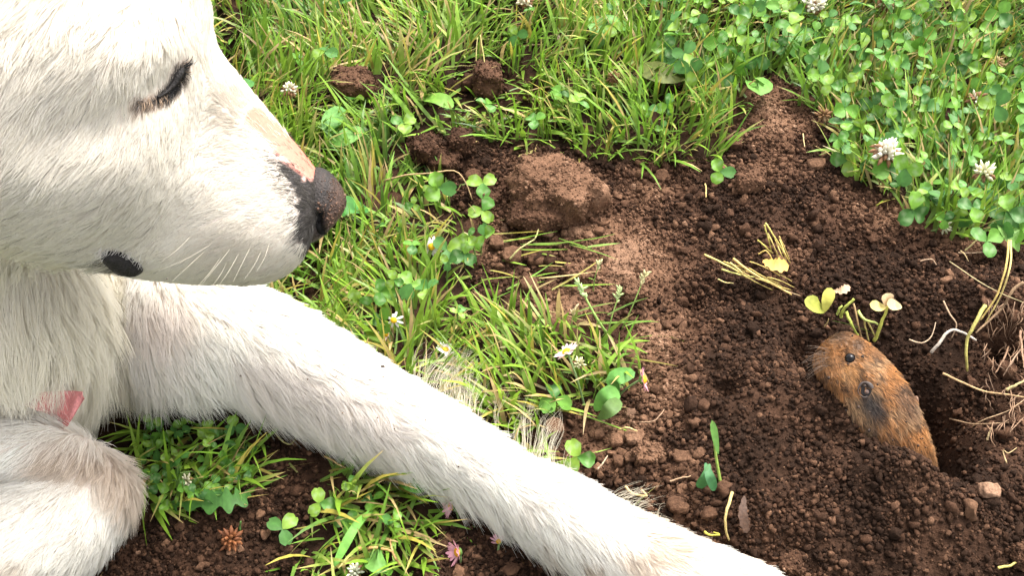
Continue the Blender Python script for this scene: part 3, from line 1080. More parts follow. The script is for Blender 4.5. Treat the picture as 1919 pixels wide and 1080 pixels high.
# feathering: long wisps along the far edge of the leg and under the elbow
lines = []; cols = []
WISPS = [(785, 700, -70, .022, 26, 9), (806, 712, -66, .032, 44, 10), (832, 728, -72, .036, 50, 10), (858, 746, -80, .040, 60, 8), (872, 757, -84, .044, 55, 6), (888, 768, -78, .026, 24, 8), (932, 795, -96, .038, 12, 2.5),
         (962, 815, -75, .022, 14, 6), (984, 832, -80, .036, 34, 5), (1008, 846, -74, .034, 40, 6), (1034, 860, -86, .036, 34, 4), (1060, 876, -60, .014, 14, 8), (1150, 932, -22, .024, 44, 9), (1185, 950, -26, .020, 26, 8), (1225, 970, -30, .012, 16, 9)]
for (x, y, ang, ln, n_w, spread) in WISPS:
    for k in range(int(n_w * .7)):
        bx = x + random.gauss(0, spread); by = y + 14 + random.gauss(0, spread) * .5 + (bx - x) * .5
        b0 = at_z(bx, by, .016 + random.uniform(0, .012))
        a_ = R(ang + random.gauss(0, 24)); l_ = ln * random.uniform(.55, 1.1)
        v = np.array([math.cos(a_), -math.sin(a_), random.uniform(-.15, .25)])
        cv = np.array([random.gauss(.12, .18), random.gauss(0, .08), -.18])
        cx_ = np.array([x, y]);
        tip = b0 + v * l_ + cv * l_ * .6
        tipc = at_z(x, y, .02) + np.array([math.cos(R(ang)), -math.sin(R(ang)), 0]) * l_
        stray = random.uniform(.3, .85)
        tip = tip * (1 - stray) + tipc * stray + rng.normal(0, .0024, 3) + np.array([.004 * math.sin(x), 0, 0])
        lines.append([b0, b0 * .68 + tip * .32 + np.array([-.001, 0, .004]), b0 * .32 + tip * .68 + np.array([.0022 * math.cos(x * 1.3), 0, .0045]), tip])
        c = random.uniform(.6, 1.0); cols.append((.78 * c, .70 * c, .54 * c))
strands('leg_feathering', dog, M_FUR, lines, .00008, .00002, cols, 8)

# pinkish red scrap under the chest
p0 = at_z(104, 734, .090)
gx_, gy_ = np.meshgrid(np.linspace(-.030, .016, 22), np.linspace(0, 1, 10))
hang = np.interp(gx_, [-.030, -.014, .0, .006, .011, .016], [.007, .008, .016, .021, .014, .004])
tv = p0 + gx_[..., None] * RT - (gy_ * hang)[..., None] * UP + (.004 * np.sin(gx_ * 260 + gy_ * 2))[..., None] * FW
tf = [(i * 22 + j, i * 22 + j + 1, (i + 1) * 22 + j + 1, (i + 1) * 22 + j) for i in range(9) for j in range(21)]
tb = tv.reshape(-1, 3); tb2 = np.concatenate([tb, tb + FW * .0012])
tf2 = tf + [tuple(220 + i for i in f[::-1]) for f in tf]
edge = [i for i in range(21)] + [i * 22 + 21 for i in range(9)] + [9 * 22 + j for j in range(21, 0, -1)] + [i * 22 for i in range(9, 0, -1)]
tf2 += [(edge[i], edge[(i + 1) % len(edge)], 220 + edge[(i + 1) % len(edge)], 220 + edge[i]) for i in range(len(edge))]
ccol = np.array([.62, .24, .23]) * (1 + fbm(tb2[:, 0] * 200, tb2[:, 2] * 200, 5, 2)[:, None] * .5)
obj('collar_strap', mesh('collar_strap', tb2, tf2, M_CLOTH, {'col': ccol}), label='pinkish red scrap showing beneath the dog chest fur', cat='strap')

# ================================================================== GOPHER
GC = [(1551, 646, .046, .0060), (1557, 652, .046, .0125), (1569, 665, .046, .0163), (1590, 690, .045, .0195), (1615, 723, .042, .0214), (1641, 764, .036, .0222), (1662, 808, .028, .0216), (1678, 850, .014, .0208), (1688, 885, -.008, .0200), (1694, 915, -.045, .019)]
gc = np.array([[*at_z(x, y, z), r_] for x, y, z, r_ in GC])
gq = catmull(gc, 54)
mb = MB(); gp = gq[:, :3]
mb.tube(np.concatenate([[gp[0] + (gp[0] - gp[1]) * .9], gp]), np.concatenate([[.0030], gq[:, 3]]), (1, 1, 1), 36)
gV = np.concatenate(mb.V)
GB = BVHTree.FromPolygons([tuple(v) for v in gV], mb.F)
for bx, by, br, amp in ((1578, 716, 22, .0028), (1628, 700, 26, .0016), (1593, 672, 13, -.0015), (1612, 650, 20, .0015)):
    p, n_ = hit(GB, bx, by)
    if p is not None:
        g = np.exp(-((gV - p) ** 2).sum(1) / (br / 3000) ** 2)
        gV = gV + n_ * (amp * g)[:, None]
GB = BVHTree.FromPolygons([tuple(v) for v in gV], mb.F)


def gcol(P):
    x, y, _ = project(P)
    n1 = fbm(x / 26, y / 26, 301, 4); n2 = vnoise(x / 9, y / 9, 303)
    c = np.array([.37, .165, .056])[None] * (1 + n1 * 1.7)[:, None]

    def bl(w, k):
        nonlocal c
        c = c * (1 - w[:, None]) + np.asarray(k) * w[:, None]
    bl(sstep(.02, .22, fbm(x / 42, y / 42, 309, 3)) * .65, (.40, .27, .155))
    bl(sstep(.08, .24, fbm(x / 30, y / 60, 313, 3)) * .6, (.12, .07, .04))
    bl(sstep(44, 8, np.hypot(x - 1572, y - 622)) * .75, (.07, .045, .030))
    bl(sstep(18, 5, np.hypot(x - 1606, y - 646)) * .7, (.06, .045, .035))
    bl(sstep(20, 4, np.hypot(x - 1640, y - 662)) * .5, (.10, .06, .04))
    bl(sstep(30, 8, capdist(x, y, [(1690, 735), (1705, 770)])) * .55, (.09, .07, .06))
    bl(sstep(26, 6, capdist(x, y, [(1625, 752), (1642, 768)])) * .9, (.03, .027, .028))
    bl(sstep(34, 8, capdist(x, y, [(1665, 850), (1685, 872)])) * .85, (.05, .045, .045))
    bl(sstep(800, 900, y) * .55, (.17, .10, .055))
    bl(sstep(34, 8, np.hypot(x - 1550, y - 690)) * .3, (.42, .24, .13))
    bl(sstep(24, 4, np.hypot(x - 1675, y - 775)) * .5, (.42, .27, .15))
    bl((n2 > .74) * .7, (.06, .035, .022))
    bl(sstep(26, 10, np.hypot(x - 1590, y - 700)) * .5, (.62, .33, .13))
    bl(sstep(14, 7, np.hypot(x - 1593, y - 672)) * .7, (.10, .05, .03))
    return np.clip(c, .008, .8)


gme = mesh('gopher', gV, mb.F, M_SKIN, {'col': gcol(gV) * .55})
gopher = obj('gopher', gme, label='orange brown gopher poking its head out of the burrow', cat='gopher')
gn = np.empty(len(gV) * 3); gme.vertices.foreach_get('normal', gn); gn = gn.reshape(-1, 3)
gdens = np.where(np.sum(unit(CAM - gV) * gn, 1) > -.3, 1.0, .35) * (gV[:, 2] > -.045)
P, N = sample_surface(gme, 34000, gdens, 9)
gg, ggd = guide_field(GB, [(1548, 655, .75, .65), (1560, 690, .55, .85), (1590, 640, .8, .5), (1590, 690, .65, .75), (1600, 740, .6, .8), (1640, 690, .7, .65), (1640, 760, .6, .8), (1690, 740, .5, .85), (1640, 820, .6, .8), (1700, 820, .3, .95), (1680, 860, .4, .9)])
D = field(P, N, gg, ggd, .012, (.5, -.5, -.4))
x_, y_, _ = project(P)
Lg = np.interp(y_, [640, 700, 800, 900], [.0026, .0038, .0052, .0065]) * rng.uniform(.5, 1.2, len(P))
cg = gcol(P) * (1 + rng.normal(0, .25, (len(P), 1)))
cg = np.where(rng.uniform(0, 1, (len(P), 1)) < .20, cg * .22, cg)
# hairs keep off the eye and the ear opening
keep = (np.hypot(x_ - 1593, y_ - 672) > 9) & (np.hypot(x_ - 1621, y_ - 731) > 11)
P, N, D, Lg, cg = P[keep], N[keep], D[keep], Lg[keep], cg[keep]
fur_object('fur', gopher, M_GFUR, P, N, D, Lg, .27 * rng.uniform(.5, 1.6, len(P)), np.clip(cg, .006, .8), .00011, .00003, np.float64(.0030), .6, .24, 5, 21)
p, n_ = hit(GB, 1593, 672)
ev = p - n_ * .0012 + EV * .0036
obj('eye', mesh('eye', ev, EF, M_GLOSS, {'col': np.tile([.004, .003, .003], (len(ev), 1))}), gopher)
# ear: little rolled rim around a dark opening
p, n_ = hit(GB, 1621, 731)
t1 = unit(RT - n_ * (RT @ n_)); t2 = np.cross(n_, t1)
mb = MB()
th = np.linspace(.2, 5.2, 26)
ring = p + n_ * .0012 + np.outer(np.cos(th) * (1 + .10 * np.sin(2 * th + .7)), t1) * .0036 + np.outer(np.sin(th), t2) * .0044
mb.tube(ring, (.0007 + .0004 * np.sin(th + 1)) * (1 + .3 * np.sin(3 * th)), np.array([.055, .040, .034]), 8, False)
ear = obj('ear', mb.mesh('ear', M_SKIN), gopher)
mb = MB(); mb.add(p + (EV[:, :1] * t1 * .0036 + EV[:, 1:2] * t2 * .0043 + EV[:, 2:] * n_ * .0008), EF, (.012, .009, .009))
mb.add(p + n_ * .0008 + t1 * .0010 - t2 * .0012 + EV * .0014, EF, (.10, .065, .055))
obj('ear_opening', mb.mesh('ear_opening', M_SKIN), ear)
p, n_ = hit(GB, 1716, 752)
if p is None:
    p = at_z(1716, 752, .04); n_ = unit(RT + UP)
mb = MB(); mb.add(p + EV * np.array([.0016, .0028, .0036]), EF, (.14, .075, .045))
obj('ear', mb.mesh('ear', M_SKIN), gopher)
mb = MB(); pn = gp[0]
mb.add(pn + EV * np.array([.0034, .003, .0026]), EF, (.10, .055, .045))
obj('nose', mb.mesh('nose', M_LEATHER), gopher)
lines = []
for k in range(26):
    p, n_ = hit(GB, 1546 + random.uniform(-4, 10), 655 + random.uniform(-5, 32))
    if p is None:
        continue
    v = -RT * random.uniform(.6, 1) - UP * random.uniform(-.25, .8) + n_ * .35
    l_ = random.uniform(.008, .017)
    lines.append([p, p + unit(v) * l_ * .6, p + unit(v) * l_ - np.array([0, 0, .002])])
strands('whiskers', gopher, M_GFUR, lines, .00008, .00003, [(.16, .11, .08)] * len(lines))

mb = MB()
for k in range(120):      # soil clinging to the coat
    x = random.uniform(1540, 1740); y = random.uniform(630, 890)
    p, n_ = hit(GB, x, y, .0022)
    if p is None or random.random() > .25 + .6 * (y > 800) + .3 * (x < 1570): continue
    s_ = random.uniform(.0003, .0011)
    mb.add(p + ICV * s_ * (1 + rng.uniform(-.35, .35, (len(ICV), 1))), ICF.tolist(), np.array([.035, .020, .013]) * random.uniform(.6, 1.5))
obj('soil_specks', mb.mesh('soil_specks', M_ROOT), gopher, kind='stuff')

# ================================================================== PLANTS
# where the dog lies, nothing grows through it
OCC = {}
cell = .006
lowv = DV[(DV[:, 2] < .09) & (DV[:, 0] > -.6)]
occ_x0, occ_y0 = -.62, .1
occ = np.zeros((220, 220), bool)
ii = ((lowv[:, 0] - occ_x0) / cell).astype(int); jj = ((lowv[:, 1] - occ_y0) / cell).astype(int)
ok = (ii >= 0) & (ii < 220) & (jj >= 0) & (jj < 220)
occ[ii[ok], jj[ok]] = True
occ2 = occ.copy()
for dx in (-1, 0, 1):
    for dy in (-1, 0, 1):
        occ2 |= np.roll(np.roll(occ, dx, 0), dy, 1)


def under_dog(x, y, wide=False):
    i = np.clip(((np.asarray(x) - occ_x0) / cell).astype(int), 0, 219); j = np.clip(((np.asarray(y) - occ_y0) / cell).astype(int), 0, 219)
    return (occ2 if wide else occ)[i, j]


YEL = np.array([.36, .30, .055]); TAN = np.array([.42, .30, .13]); GRN = np.array([.140, .265, .020]); DGR = np.array([.044, .125, .017]); LGR = np.array([.27, .41, .040]); BLU = np.array([.050, .165, .045])


def grass_mesh(name, x, y, L, w, lean, az, col, seed, label, bendk=.55, tipdry=.25, z0=None):
    r = np.random.default_rng(seed)
    n = len(x)
    K = 5
    t = np.linspace(0, 1, K)
    z = height(x, y) if z0 is None else z0
    dirh = np.stack([np.cos(az), np.sin(az), 0 * az], -1)
    sidev = np.stack([-np.sin(az), np.cos(az), 0 * az], -1)
    roll = r.normal(0, .7, n)
    ang = lean[:, None] + bendk * r.uniform(.2, 1.6, n)[:, None] * t[None] ** 1.3      # angle from vertical
    ang = np.minimum(ang, 1.75)
    seg = (L / (K - 1))[:, None]
    hx = np.concatenate([np.zeros((n, 1)), np.cumsum(np.sin(ang[:, :-1]) * seg, 1)], 1)
    hz = np.concatenate([np.zeros((n, 1)), np.cumsum(np.cos(ang[:, :-1]) * seg, 1)], 1)
    sw = r.normal(0, .12, n)[:, None] * t[None] ** 2 * L[:, None]
    C = np.stack([x, y, z - .002], -1)[:, None] + dirh[:, None] * hx[..., None] + np.array([0, 0, 1.0]) * np.maximum(hz, .001 * t)[..., None] + sidev[:, None] * sw[..., None]
    wd_ = w[:, None] * np.array([.75, 1.0, .92, .62, .06])[None]
    sv = sidev * np.cos(roll)[:, None] + (dirh * .6 + np.array([0, 0, .5])) * np.sin(roll)[:, None]
    A = C - sv[:, None] * wd_[..., None]; B = C + sv[:, None] * wd_[..., None]
    V = np.stack([A, B], 2).reshape(n, K * 2, 3)
    f = []
    for i in range(K - 1):
        a = 2 * i
        f += [(a, a + 1, a + 3, a + 2)]
    F = (np.array(f)[None] + (np.arange(n) * K * 2)[:, None, None]).reshape(-1, 4)
    c = np.repeat(col[:, None], K, 1)
    tipd = (r.uniform(0, 1, n) < tipdry)[:, None, None] * (t ** 3)[None, :, None]
    c = c * (1 - tipd) + TAN * tipd
    basec = ((1 - t) ** 4)[None, :, None] * .5
    c = c * (1 - basec) + np.array([.22, .26, .09]) * basec
    c = np.repeat(c[:, :, None], 2, 2).reshape(-1, 3)
    return obj(name, mesh(name, V.reshape(-1, 3), F, M_GRASS, {'col': c}), kind='stuff', label=label, cat='grass')


def grass_colors(x, y, n, r, dry=.10):
    k = fbm(x * 14, y * 14, 401, 3) + r.normal(0, .16, n)
    c = GRN[None] * (1 - np.clip(k, 0, 1)[:, None] * 1.6).clip(0, 1) + LGR[None] * (np.clip(k, 0, 1)[:, None] * 1.6).clip(0, 1)
    kk = np.clip(-k * 1.8, 0, 1)[:, None]
    c = c * (1 - kk) + DGR * kk
    u = r.uniform(0, 1, n)
    dz = dry * (1 + 3 * np.clip(fbm(x * 9 + 5, y * 9, 407, 2), -.3, .6))
    c = np.where((u < dz * .5)[:, None], TAN * r.uniform(.7, 1.2, (n, 1)), c)
    c = np.where(((u >= dz * .5) & (u < dz))[:, None], YEL * r.uniform(.7, 1.2, (n, 1)), c)
    return c * r.uniform(.75, 1.25, (n, 1))


def lawn(n, x0, x1, y0, y1, seed, scale=1.0):
    r = np.random.default_rng(seed)
    x = r.uniform(x0, x1, n); y = r.uniform(y0, y1, n)
    m = ~soil_mask(x, y) & ~under_dog(x, y)
    return x[m], y[m], r


# places thick with clover, where grass is thinner (pixels)
CLOVER = [[(1130, -80), (2100, -80), (2100, 470), (1800, 455), (1690, 425), (1590, 350), (1560, 230), (1500, 165), (1440, 130), (1300, 150), (1230, 90)],
          [(720, 330), (800, 330), (900, 380), (920, 470), (870, 560), (760, 470)],
          [(230, 750), (500, 760), (490, 860), (465, 940), (300, 960), (270, 880)]]
x, y, r = lawn(78000, -.62, .72, .24, 1.15, 501)
px, py, d = project(np.stack([x, y, 0 * x], -1))
cl = np.zeros(len(x), bool)
for pg in CLOVER:
    cl |= inside(pg, px, py)
lowleft = (py > 740) & (px < 900)
u = r.uniform(0, 1, len(x))
fr = (px > -250) & (px < 2150) & (py > -330) & (py < 1250)
keep = fr & (u < np.where(cl, .72, .80)) & ~((u > .78) & lowleft)
keep &= ~((u > .28) & inside([(800, 400), (930, 420), (1010, 470), (1010, 610), (840, 600)], px, py))
x, y, px, py, lowleft = x[keep], y[keep], px[keep], py[keep], lowleft[keep]
n = len(x)
Lb = r.uniform(.016, .052, n) * (1 + .6 * fbm(x * 20, y * 20, 411, 2))
edge = soil_mask(x + .012, y) | soil_mask(x, y - .014) | soil_mask(x - .012, y)
az = 2 * math.pi * vnoise(x * 11, y * 11, 415) * 1.6 + r.normal(0, .9, n)
lean = np.clip(r.normal(.55, .38, n) + .25 * fbm(x * 18, y * 18, 417, 2), 0, 1.45)
wl = r.uniform(.0008, .0018, n) * np.where(r.uniform(0, 1, n) < .08, 1.6, 1)
lean = np.where(lowleft, lean + .35, lean)
lowfront = inside([(700, 330), (900, 330), (930, 470), (860, 560), (740, 430)], px, py)
Lb = np.where(lowfront, Lb * .55, Lb)
clodfront = inside([(610, 150), (725, 150), (735, 235), (600, 235)], px, py) | inside([(845, 140), (985, 140), (990, 240), (840, 240)], px, py)
Lb = np.where(clodfront, Lb * .5, Lb); lean = np.where(clodfront, lean + .45, lean)
heapfront = inside([(730, 240), (930, 240), (930, 335), (730, 335)], px, py)
Lb = np.where(heapfront, Lb * .55, Lb)
grass_mesh('grass', x, y, Lb, wl, lean, az, grass_colors(x, y, n, r, .18), 503, 'short mixed green lawn grass around the bare soil')
# lawn beyond the frame, coarser
x, y, r = lawn(62000, -1.5, 1.5, -.5, 2.1, 521)
px, py, d = project(np.stack([x, y, 0 * x], -1))
keep = ~((px > -250) & (px < 2150) & (py > -330) & (py < 1250) & (d > .1)) & ~((x < -.3) & (x > -1.15) & (y > .35) & (y < .85))
x, y = x[keep], y[keep]; n = len(x)
grass_mesh('grass', x, y, r.uniform(.025, .06, n), r.uniform(.0016, .0036, n), np.clip(r.normal(.6, .35, n), 0, 1.4), r.uniform(0, 6.28, n), grass_colors(x, y, n, r), 523, 'coarse green lawn grass farther off around the dog')
# single blades and straw lying on the soil
r = np.random.default_rng(541)
x = r.uniform(-.45, .5, 12000); y = r.uniform(.28, .95, 12000)
px, py, d = project(np.stack([x, y, 0 * x], -1))
sp = np.where(inside([(820, 400), (1010, 420), (1120, 480), (1080, 600), (830, 600)], px, py), .22, 0) + np.where(inside([(480, 870), (620, 860), (640, 1100), (560, 1100)], px, py), .10, 0) + np.where(inside([(1000, 560), (1180, 600), (1200, 760), (1050, 800)], px, py), .10, 0) + .0012
m = soil_mask(x, y) & (r.uniform(0, 1, len(x)) < sp) & ~under_dog(x, y, True)
x, y = x[m], y[m]; n = len(x)
grass_mesh('loose_grass_blades', x, y, r.uniform(.018, .045, n), r.uniform(.0005, .001, n), r.uniform(1.0, 1.5, n), r.uniform(-.6, .4, n), grass_colors(x, y, n, r, .25), 543, 'loose thin grass blades lying on the soil', .15, z0=height(x, y) + .005)


# ------------------------------------------------------------------ clover leaves
def leaflet(L, Wd, seed, col, pale=True, notch=.06, cup=.18):
    """obovate leaflet lying along +Y from the origin, folded on its midrib"""
    r = random.Random(seed)
    rows = [0, .16, .36, .58, .78, .92, 1.0]
    wid = [.05, .42, .78, 1.0, .94, .66, .30]
    V = []; C = []
    for k, (t, w) in enumerate(zip(rows, wid)):
        for s_ in (-1, -.5, 0, .5, 1):
            yy = t * L - (notch * L * (1 - abs(s_)) if k == 6 else 0) - (.03 * L * abs(s_) if k < 6 else 0)
            zz = cup * Wd * w * abs(s_) - .10 * L * t * t + r.gauss(0, .012) * L
            V.append((s_ * w * Wd * .5 * (1 + r.gauss(0, .05)), yy + r.gauss(0, .02) * L, zz))
            chev = math.exp(-((t - .50 - .16 * (1 - abs(s_))) / .07) ** 2) if pale else 0
            k_ = 1 + r.gauss(0, .05) + (.10 if s_ == 0 else 0)
            C.append(np.array(col) * k_ * (1 - chev * .6) + np.array([.28, .38, .20]) * chev * .6)
    F = [(i * 5 + j, i * 5 + j + 1, (i + 1) * 5 + j + 1, (i + 1) * 5 + j) for i in range(6) for j in range(4)]
    return mesh('leaflet', V, F, M_LEAF, {'col': np.array(C)})


CLCOL = [(.070, .190, .026), (.095, .225, .025), (.048, .140, .026), (.130, .270, .028), (.060, .165, .032), (.170, .29, .033)]
LEAFLETS = [leaflet(.0105, .0086 + .0007 * (i % 4), i, CLCOL[i % 6], i % 3 != 1, .04 + .02 * (i % 3), .08 + .07 * (i % 4)) for i in range(12)]


def stem_mesh(P0, P1, bow, r0, col, origin, seed=0):
    mb_ = MB()
    mid = (np.asarray(P0) + P1) / 2 + bow
    mb_.tube(catmull([P0, mid, P1], 6), r0, col, 5, False)
    return mb_.mesh('stem', M_STALK, True, origin)


def clover_leaf(base, hgt, size, tilt, az, var, label, group=None, off=None, splay=0.0, stemcol=(.12, .20, .05)):
    """stem plus three leaflets meeting at its top"""
    base = np.asarray(base, float)
    off = np.array([random.gauss(0, .35), random.gauss(0, .35)]) * hgt if off is None else np.asarray(off)
    top = np.array([off[0], off[1], hgt])
    e = bpy.data.objects.new('clover_leaf', None); COL.link(e)
    e.empty_display_size = .01
    e.location = base; e['label'] = label; e['category'] = 'clover'
    if group: e['group'] = group
    obj('stem', stem_mesh(np.zeros(3) - [0, 0, .003], top, np.array([off[0] * -.25, off[1] * -.25, .0]), .00055, stemcol, None), e)
    for k in range(3):
        o = obj('leaflet', LEAFLETS[(var + (k == 2)) % len(LEAFLETS)], e)
        o.location = top + np.array([0, 0, .0002 * k])
        ra = az + k * 2.094 + random.gauss(0, .12)
        from mathutils import Euler, Matrix
        rot = Matrix.Rotation(tilt[0], 3, 'X') @ Matrix.Rotation(tilt[1], 3, 'Y') @ Matrix.Rotation(ra, 3, 'Z') @ Matrix.Rotation(-splay + random.gauss(.05, .16), 3, 'X')
        o.rotation_euler = rot.to_euler()
        s_ = size * random.uniform(.9, 1.1)
        o.scale = (s_, s_, s_)
    return e


MARKS = [(543, 168, 'the cream blossom beyond the dog brow'), (1527, 10, 'the topmost white clover blossom'), (1660, 286, 'the largest white clover blossom'), (1845, 324, 'the creamy blossom near the roots'),
         (1830, 186, 'the withered blossom in the clover'), (1545, 215, 'the withered head over the soil edge'), (1660, 6, 'the blossom cut by the picture top'), (1150, 145, 'the brown dead clover head'),
         (809, 462, 'the yellow-centred daisy'), (738, 600, 'the few-petalled yellow daisy'), (1062, 660, 'the leaning white daisy'), (1205, 712, 'the sideways pink daisy'), (432, 1012, 'the rusty dried clover head'),
         (858, 1036, 'the pink daisy on bare soil'), (400, 940, 'the jagged dandelion leaf'), (1035, 345, 'the biggest earth lump'), (915, 160, 'the fibrous clod in the lawn'), (664, 165, 'the flat clod in the lawn'),
         (1350, 322, 'the lone seedling'), (1405, 335, 'the rough clod by the seedling'), (1430, 500, 'the straw clump'), (1620, 600, 'the yellow shoots'), (1890, 460, 'the hanging yellow stalk'), (1875, 655, 'the dark root pit'),
         (1155, 825, 'the round tan pebble'), (1215, 848, 'the flat dry scrap'), (1268, 945, 'the clod by the wilted sprig'), (1340, 850, 'the lone cut stalk'), (960, 478, 'the clods in loose grass'), (835, 290, 'the crumbled clod heap'),
         (1450, 170, 'the tip of the soil tongue'), (1088, 540, 'the pale green seed head'), (1207, 520, 'the tan seed head'), (640, 390, 'the dog nose'), (1110, 50, 'the pale standing leaf'), (1440, 20, 'the broad top leaf'), (280, 900, 'the folded paw'), (500, 780, 'the elbow fur'), (700, 1000, 'the lower grass patch')]
USED = {}


def place_label(what, qx, qy, group):
    """what it is, said by the landmark next to it; a phrase already taken gets its rank"""
    ds = sorted((math.hypot(qx - m[0], qy - m[1]), m) for m in MARKS)
    for d_, m in ds[:5]:
        dx, dy = qx - m[0], qy - m[1]
        rel = ('above' if dy < 0 else 'below') if abs(dy) > abs(dx) else 'beside'
        for far in (['close ' + rel if rel == 'beside' else 'just ' + rel] if d_ < 60 else []) + ([rel] if d_ < 130 else ['some way ' + rel if rel != 'beside' else 'off to one side of']):
            far = far.replace('close beside', 'close beside')
            lab = f'{what} {far} {m[2]}'
            if lab not in USED and len(lab.split()) <= 16:
                USED[lab] = 1
                return lab
    return None


cand = []
SHADE = ['mid green', 'bright green', 'dark green', 'light green', 'dull green', 'yellowish green']
rr_ = random.Random(77)
tries = 0
PLACES = [(CLOVER[0], 185, 'green clover leaf in the thick patch beyond the soil'), (CLOVER[1], 8, 'green clover leaf in the strip between nose and soil'), (CLOVER[2], 34, 'shaded clover leaf between the dog forelegs'),
          ([(420, -20), (1150, -20), (1330, 260), (700, 250), (560, 180)], 20, 'clover leaf scattered in the lawn beyond the dog muzzle'),
          ([(640, 420), (760, 420), (850, 560), (900, 640), (760, 660), (640, 560)], 8, 'clover leaf in the grass between muzzle and stretched leg'),
          ([(490, 870), (620, 850), (800, 980), (700, 1090), (580, 1090)], 5, 'clover leaf in the grass patch below the stretched leg')]
for pg, cnt, lab in PLACES:
    xs = [p[0] for p in pg]; ys = [p[1] for p in pg]
    got = 0; placed = []
    for _ in range(9000):
        if got >= cnt: break
        qx, qy = rr_.uniform(min(xs), max(xs)), rr_.uniform(min(ys), max(ys))
        if not (-20 < qx < 1945 and -25 < qy < 1100): continue
        if not inside(pg, np.array([qx]), np.array([qy]))[0]: continue
        if any((qx - a_) ** 2 + (qy - b_) ** 2 < 22 ** 2 for a_, b_ in placed): continue
        shade = 'forelegs' in lab or 'below the stretched' in lab
        h_ = rr_.uniform(.006, .016) if shade else rr_.uniform(.016, .036)
        top = at_z(qx, qy, h_)
        bx, by = top[0] + rr_.gauss(0, .005), top[1] + rr_.gauss(0, .005)
        if under_dog(bx, by, True) or soil_mask(np.array([bx]), np.array([by]))[0]: continue
        zb = float(height(bx, by))
        sz_ = rr_.uniform(.45, .8) if shade else rr_.uniform(.7, 1.25) if 'thick' in lab else rr_.uniform(.55, 1.05); vv_ = rr_.randrange(12)
        lb_ = place_label(('small ' if sz_ < .65 else 'large ' if sz_ > .92 else '') + SHADE[vv_ % 6] + ' clover leaf', qx, qy, lab) or lab
        clover_leaf((bx, by, zb), h_ - zb, sz_, (rr_.gauss(.25, .55), rr_.gauss(0, .5)), rr_.uniform(0, 6.28), vv_, lb_, lab.replace('clover leaf', 'clover leaves'), (top[0] - bx, top[1] - by))
        placed.append((qx, qy)); got += 1
# clearly single clovers
for px_c, py_c, h_, sz, az_, tl, v_, lab in (
        (838, 468, .018, 1.2, .9, (.5, .1), 4, 'broad three-leaflet clover touching the yellow-centred daisy'),
        (822, 352, .020, 1.2, .2, (.9, .3), 3, 'upright clover leaf at the grass edge under the bent straw'),
        (905, 395, .014, 1.0, 1.6, (.5, 0), 5, 'small bright clover leaf touching the big soil clod'),
        (905, 345, .012, 1.1, -.9, (.4, .2), 5, 'bright two-toned clover leaf above the small clods'),
        (1350, 322, .008, 1.0, .4, (.5, 0), 3, 'lone green seedling on the soil below the lawn edge'),
        (1040, 748, .014, 1.15, 2.2, (.1, .3), 1, 'round glossy clover leaf beside the daisy clump'),
        (1083, 858, .012, 1.15, .5, (.6, .1), 5, 'light green seedling just beyond the stretched leg'),
        (1850, 452, .018, 1.25, 1.0, (.3, .1), 0, 'broad clover leaf where the lawn meets the root-strewn soil'),
        (1740, 370, .016, 1.2, .3, (.4, .1), 1, 'clover leaf overhanging the soil below the white clover blossom'),
        (600, 945, .010, .9, .3, (.4, .2), 5, 'pale seedling leaf on the soil patch below the leg'),
        (530, 992, .008, 1.0, 1.2, (.2, .2), 4, 'dark two-leaf clover on the soil near the dried flower')):
    p = on_ground(px_c, py_c, h_)
    clover_leaf((p[0], p[1], float(height(p[0], p[1]))), h_, sz, tl, az_, v_, lab, None, (0.0, 0.0))


# ------------------------------------------------------------------ broad leaves
def broad_leaf(name, pxs, zs, wid, col, label, cat='leaf', jag=0.0, group=None, seed=0, n=22, fold=.22):
    r = random.Random(seed)
    pts = np.array([on_ground(x, y, z) for (x, y), z in zip(pxs, zs)])
    c = catmull(pts, n)
    t = np.linspace(0, 1, n)
    prof = np.interp(t, [0, .15, .4, .7, .9, 1], [.12, .45, .85, 1.0, .62, .05])
    if jag:
        prof = prof * (1 - jag * (.5 + .5 * np.sin(t * 34 + seed))) + 0.0
    mb_ = MB()
    cc = np.array(col)[None] * (1 + np.array([r.gauss(0, .08) for _ in range(n)])[:, None])
    T = unit(np.gradient(c, axis=0)); side = np.cross(T, unit(np.array([.1, -.35, 1.0])))
    mb_.blade(c, prof * wid, cc, side, fold)
    o0 = pts[0]
    return obj(name, mb_.mesh(name, M_ROOT if cat == 'bark' else M_LEAF, True, o0), None, o0, label, cat, group)


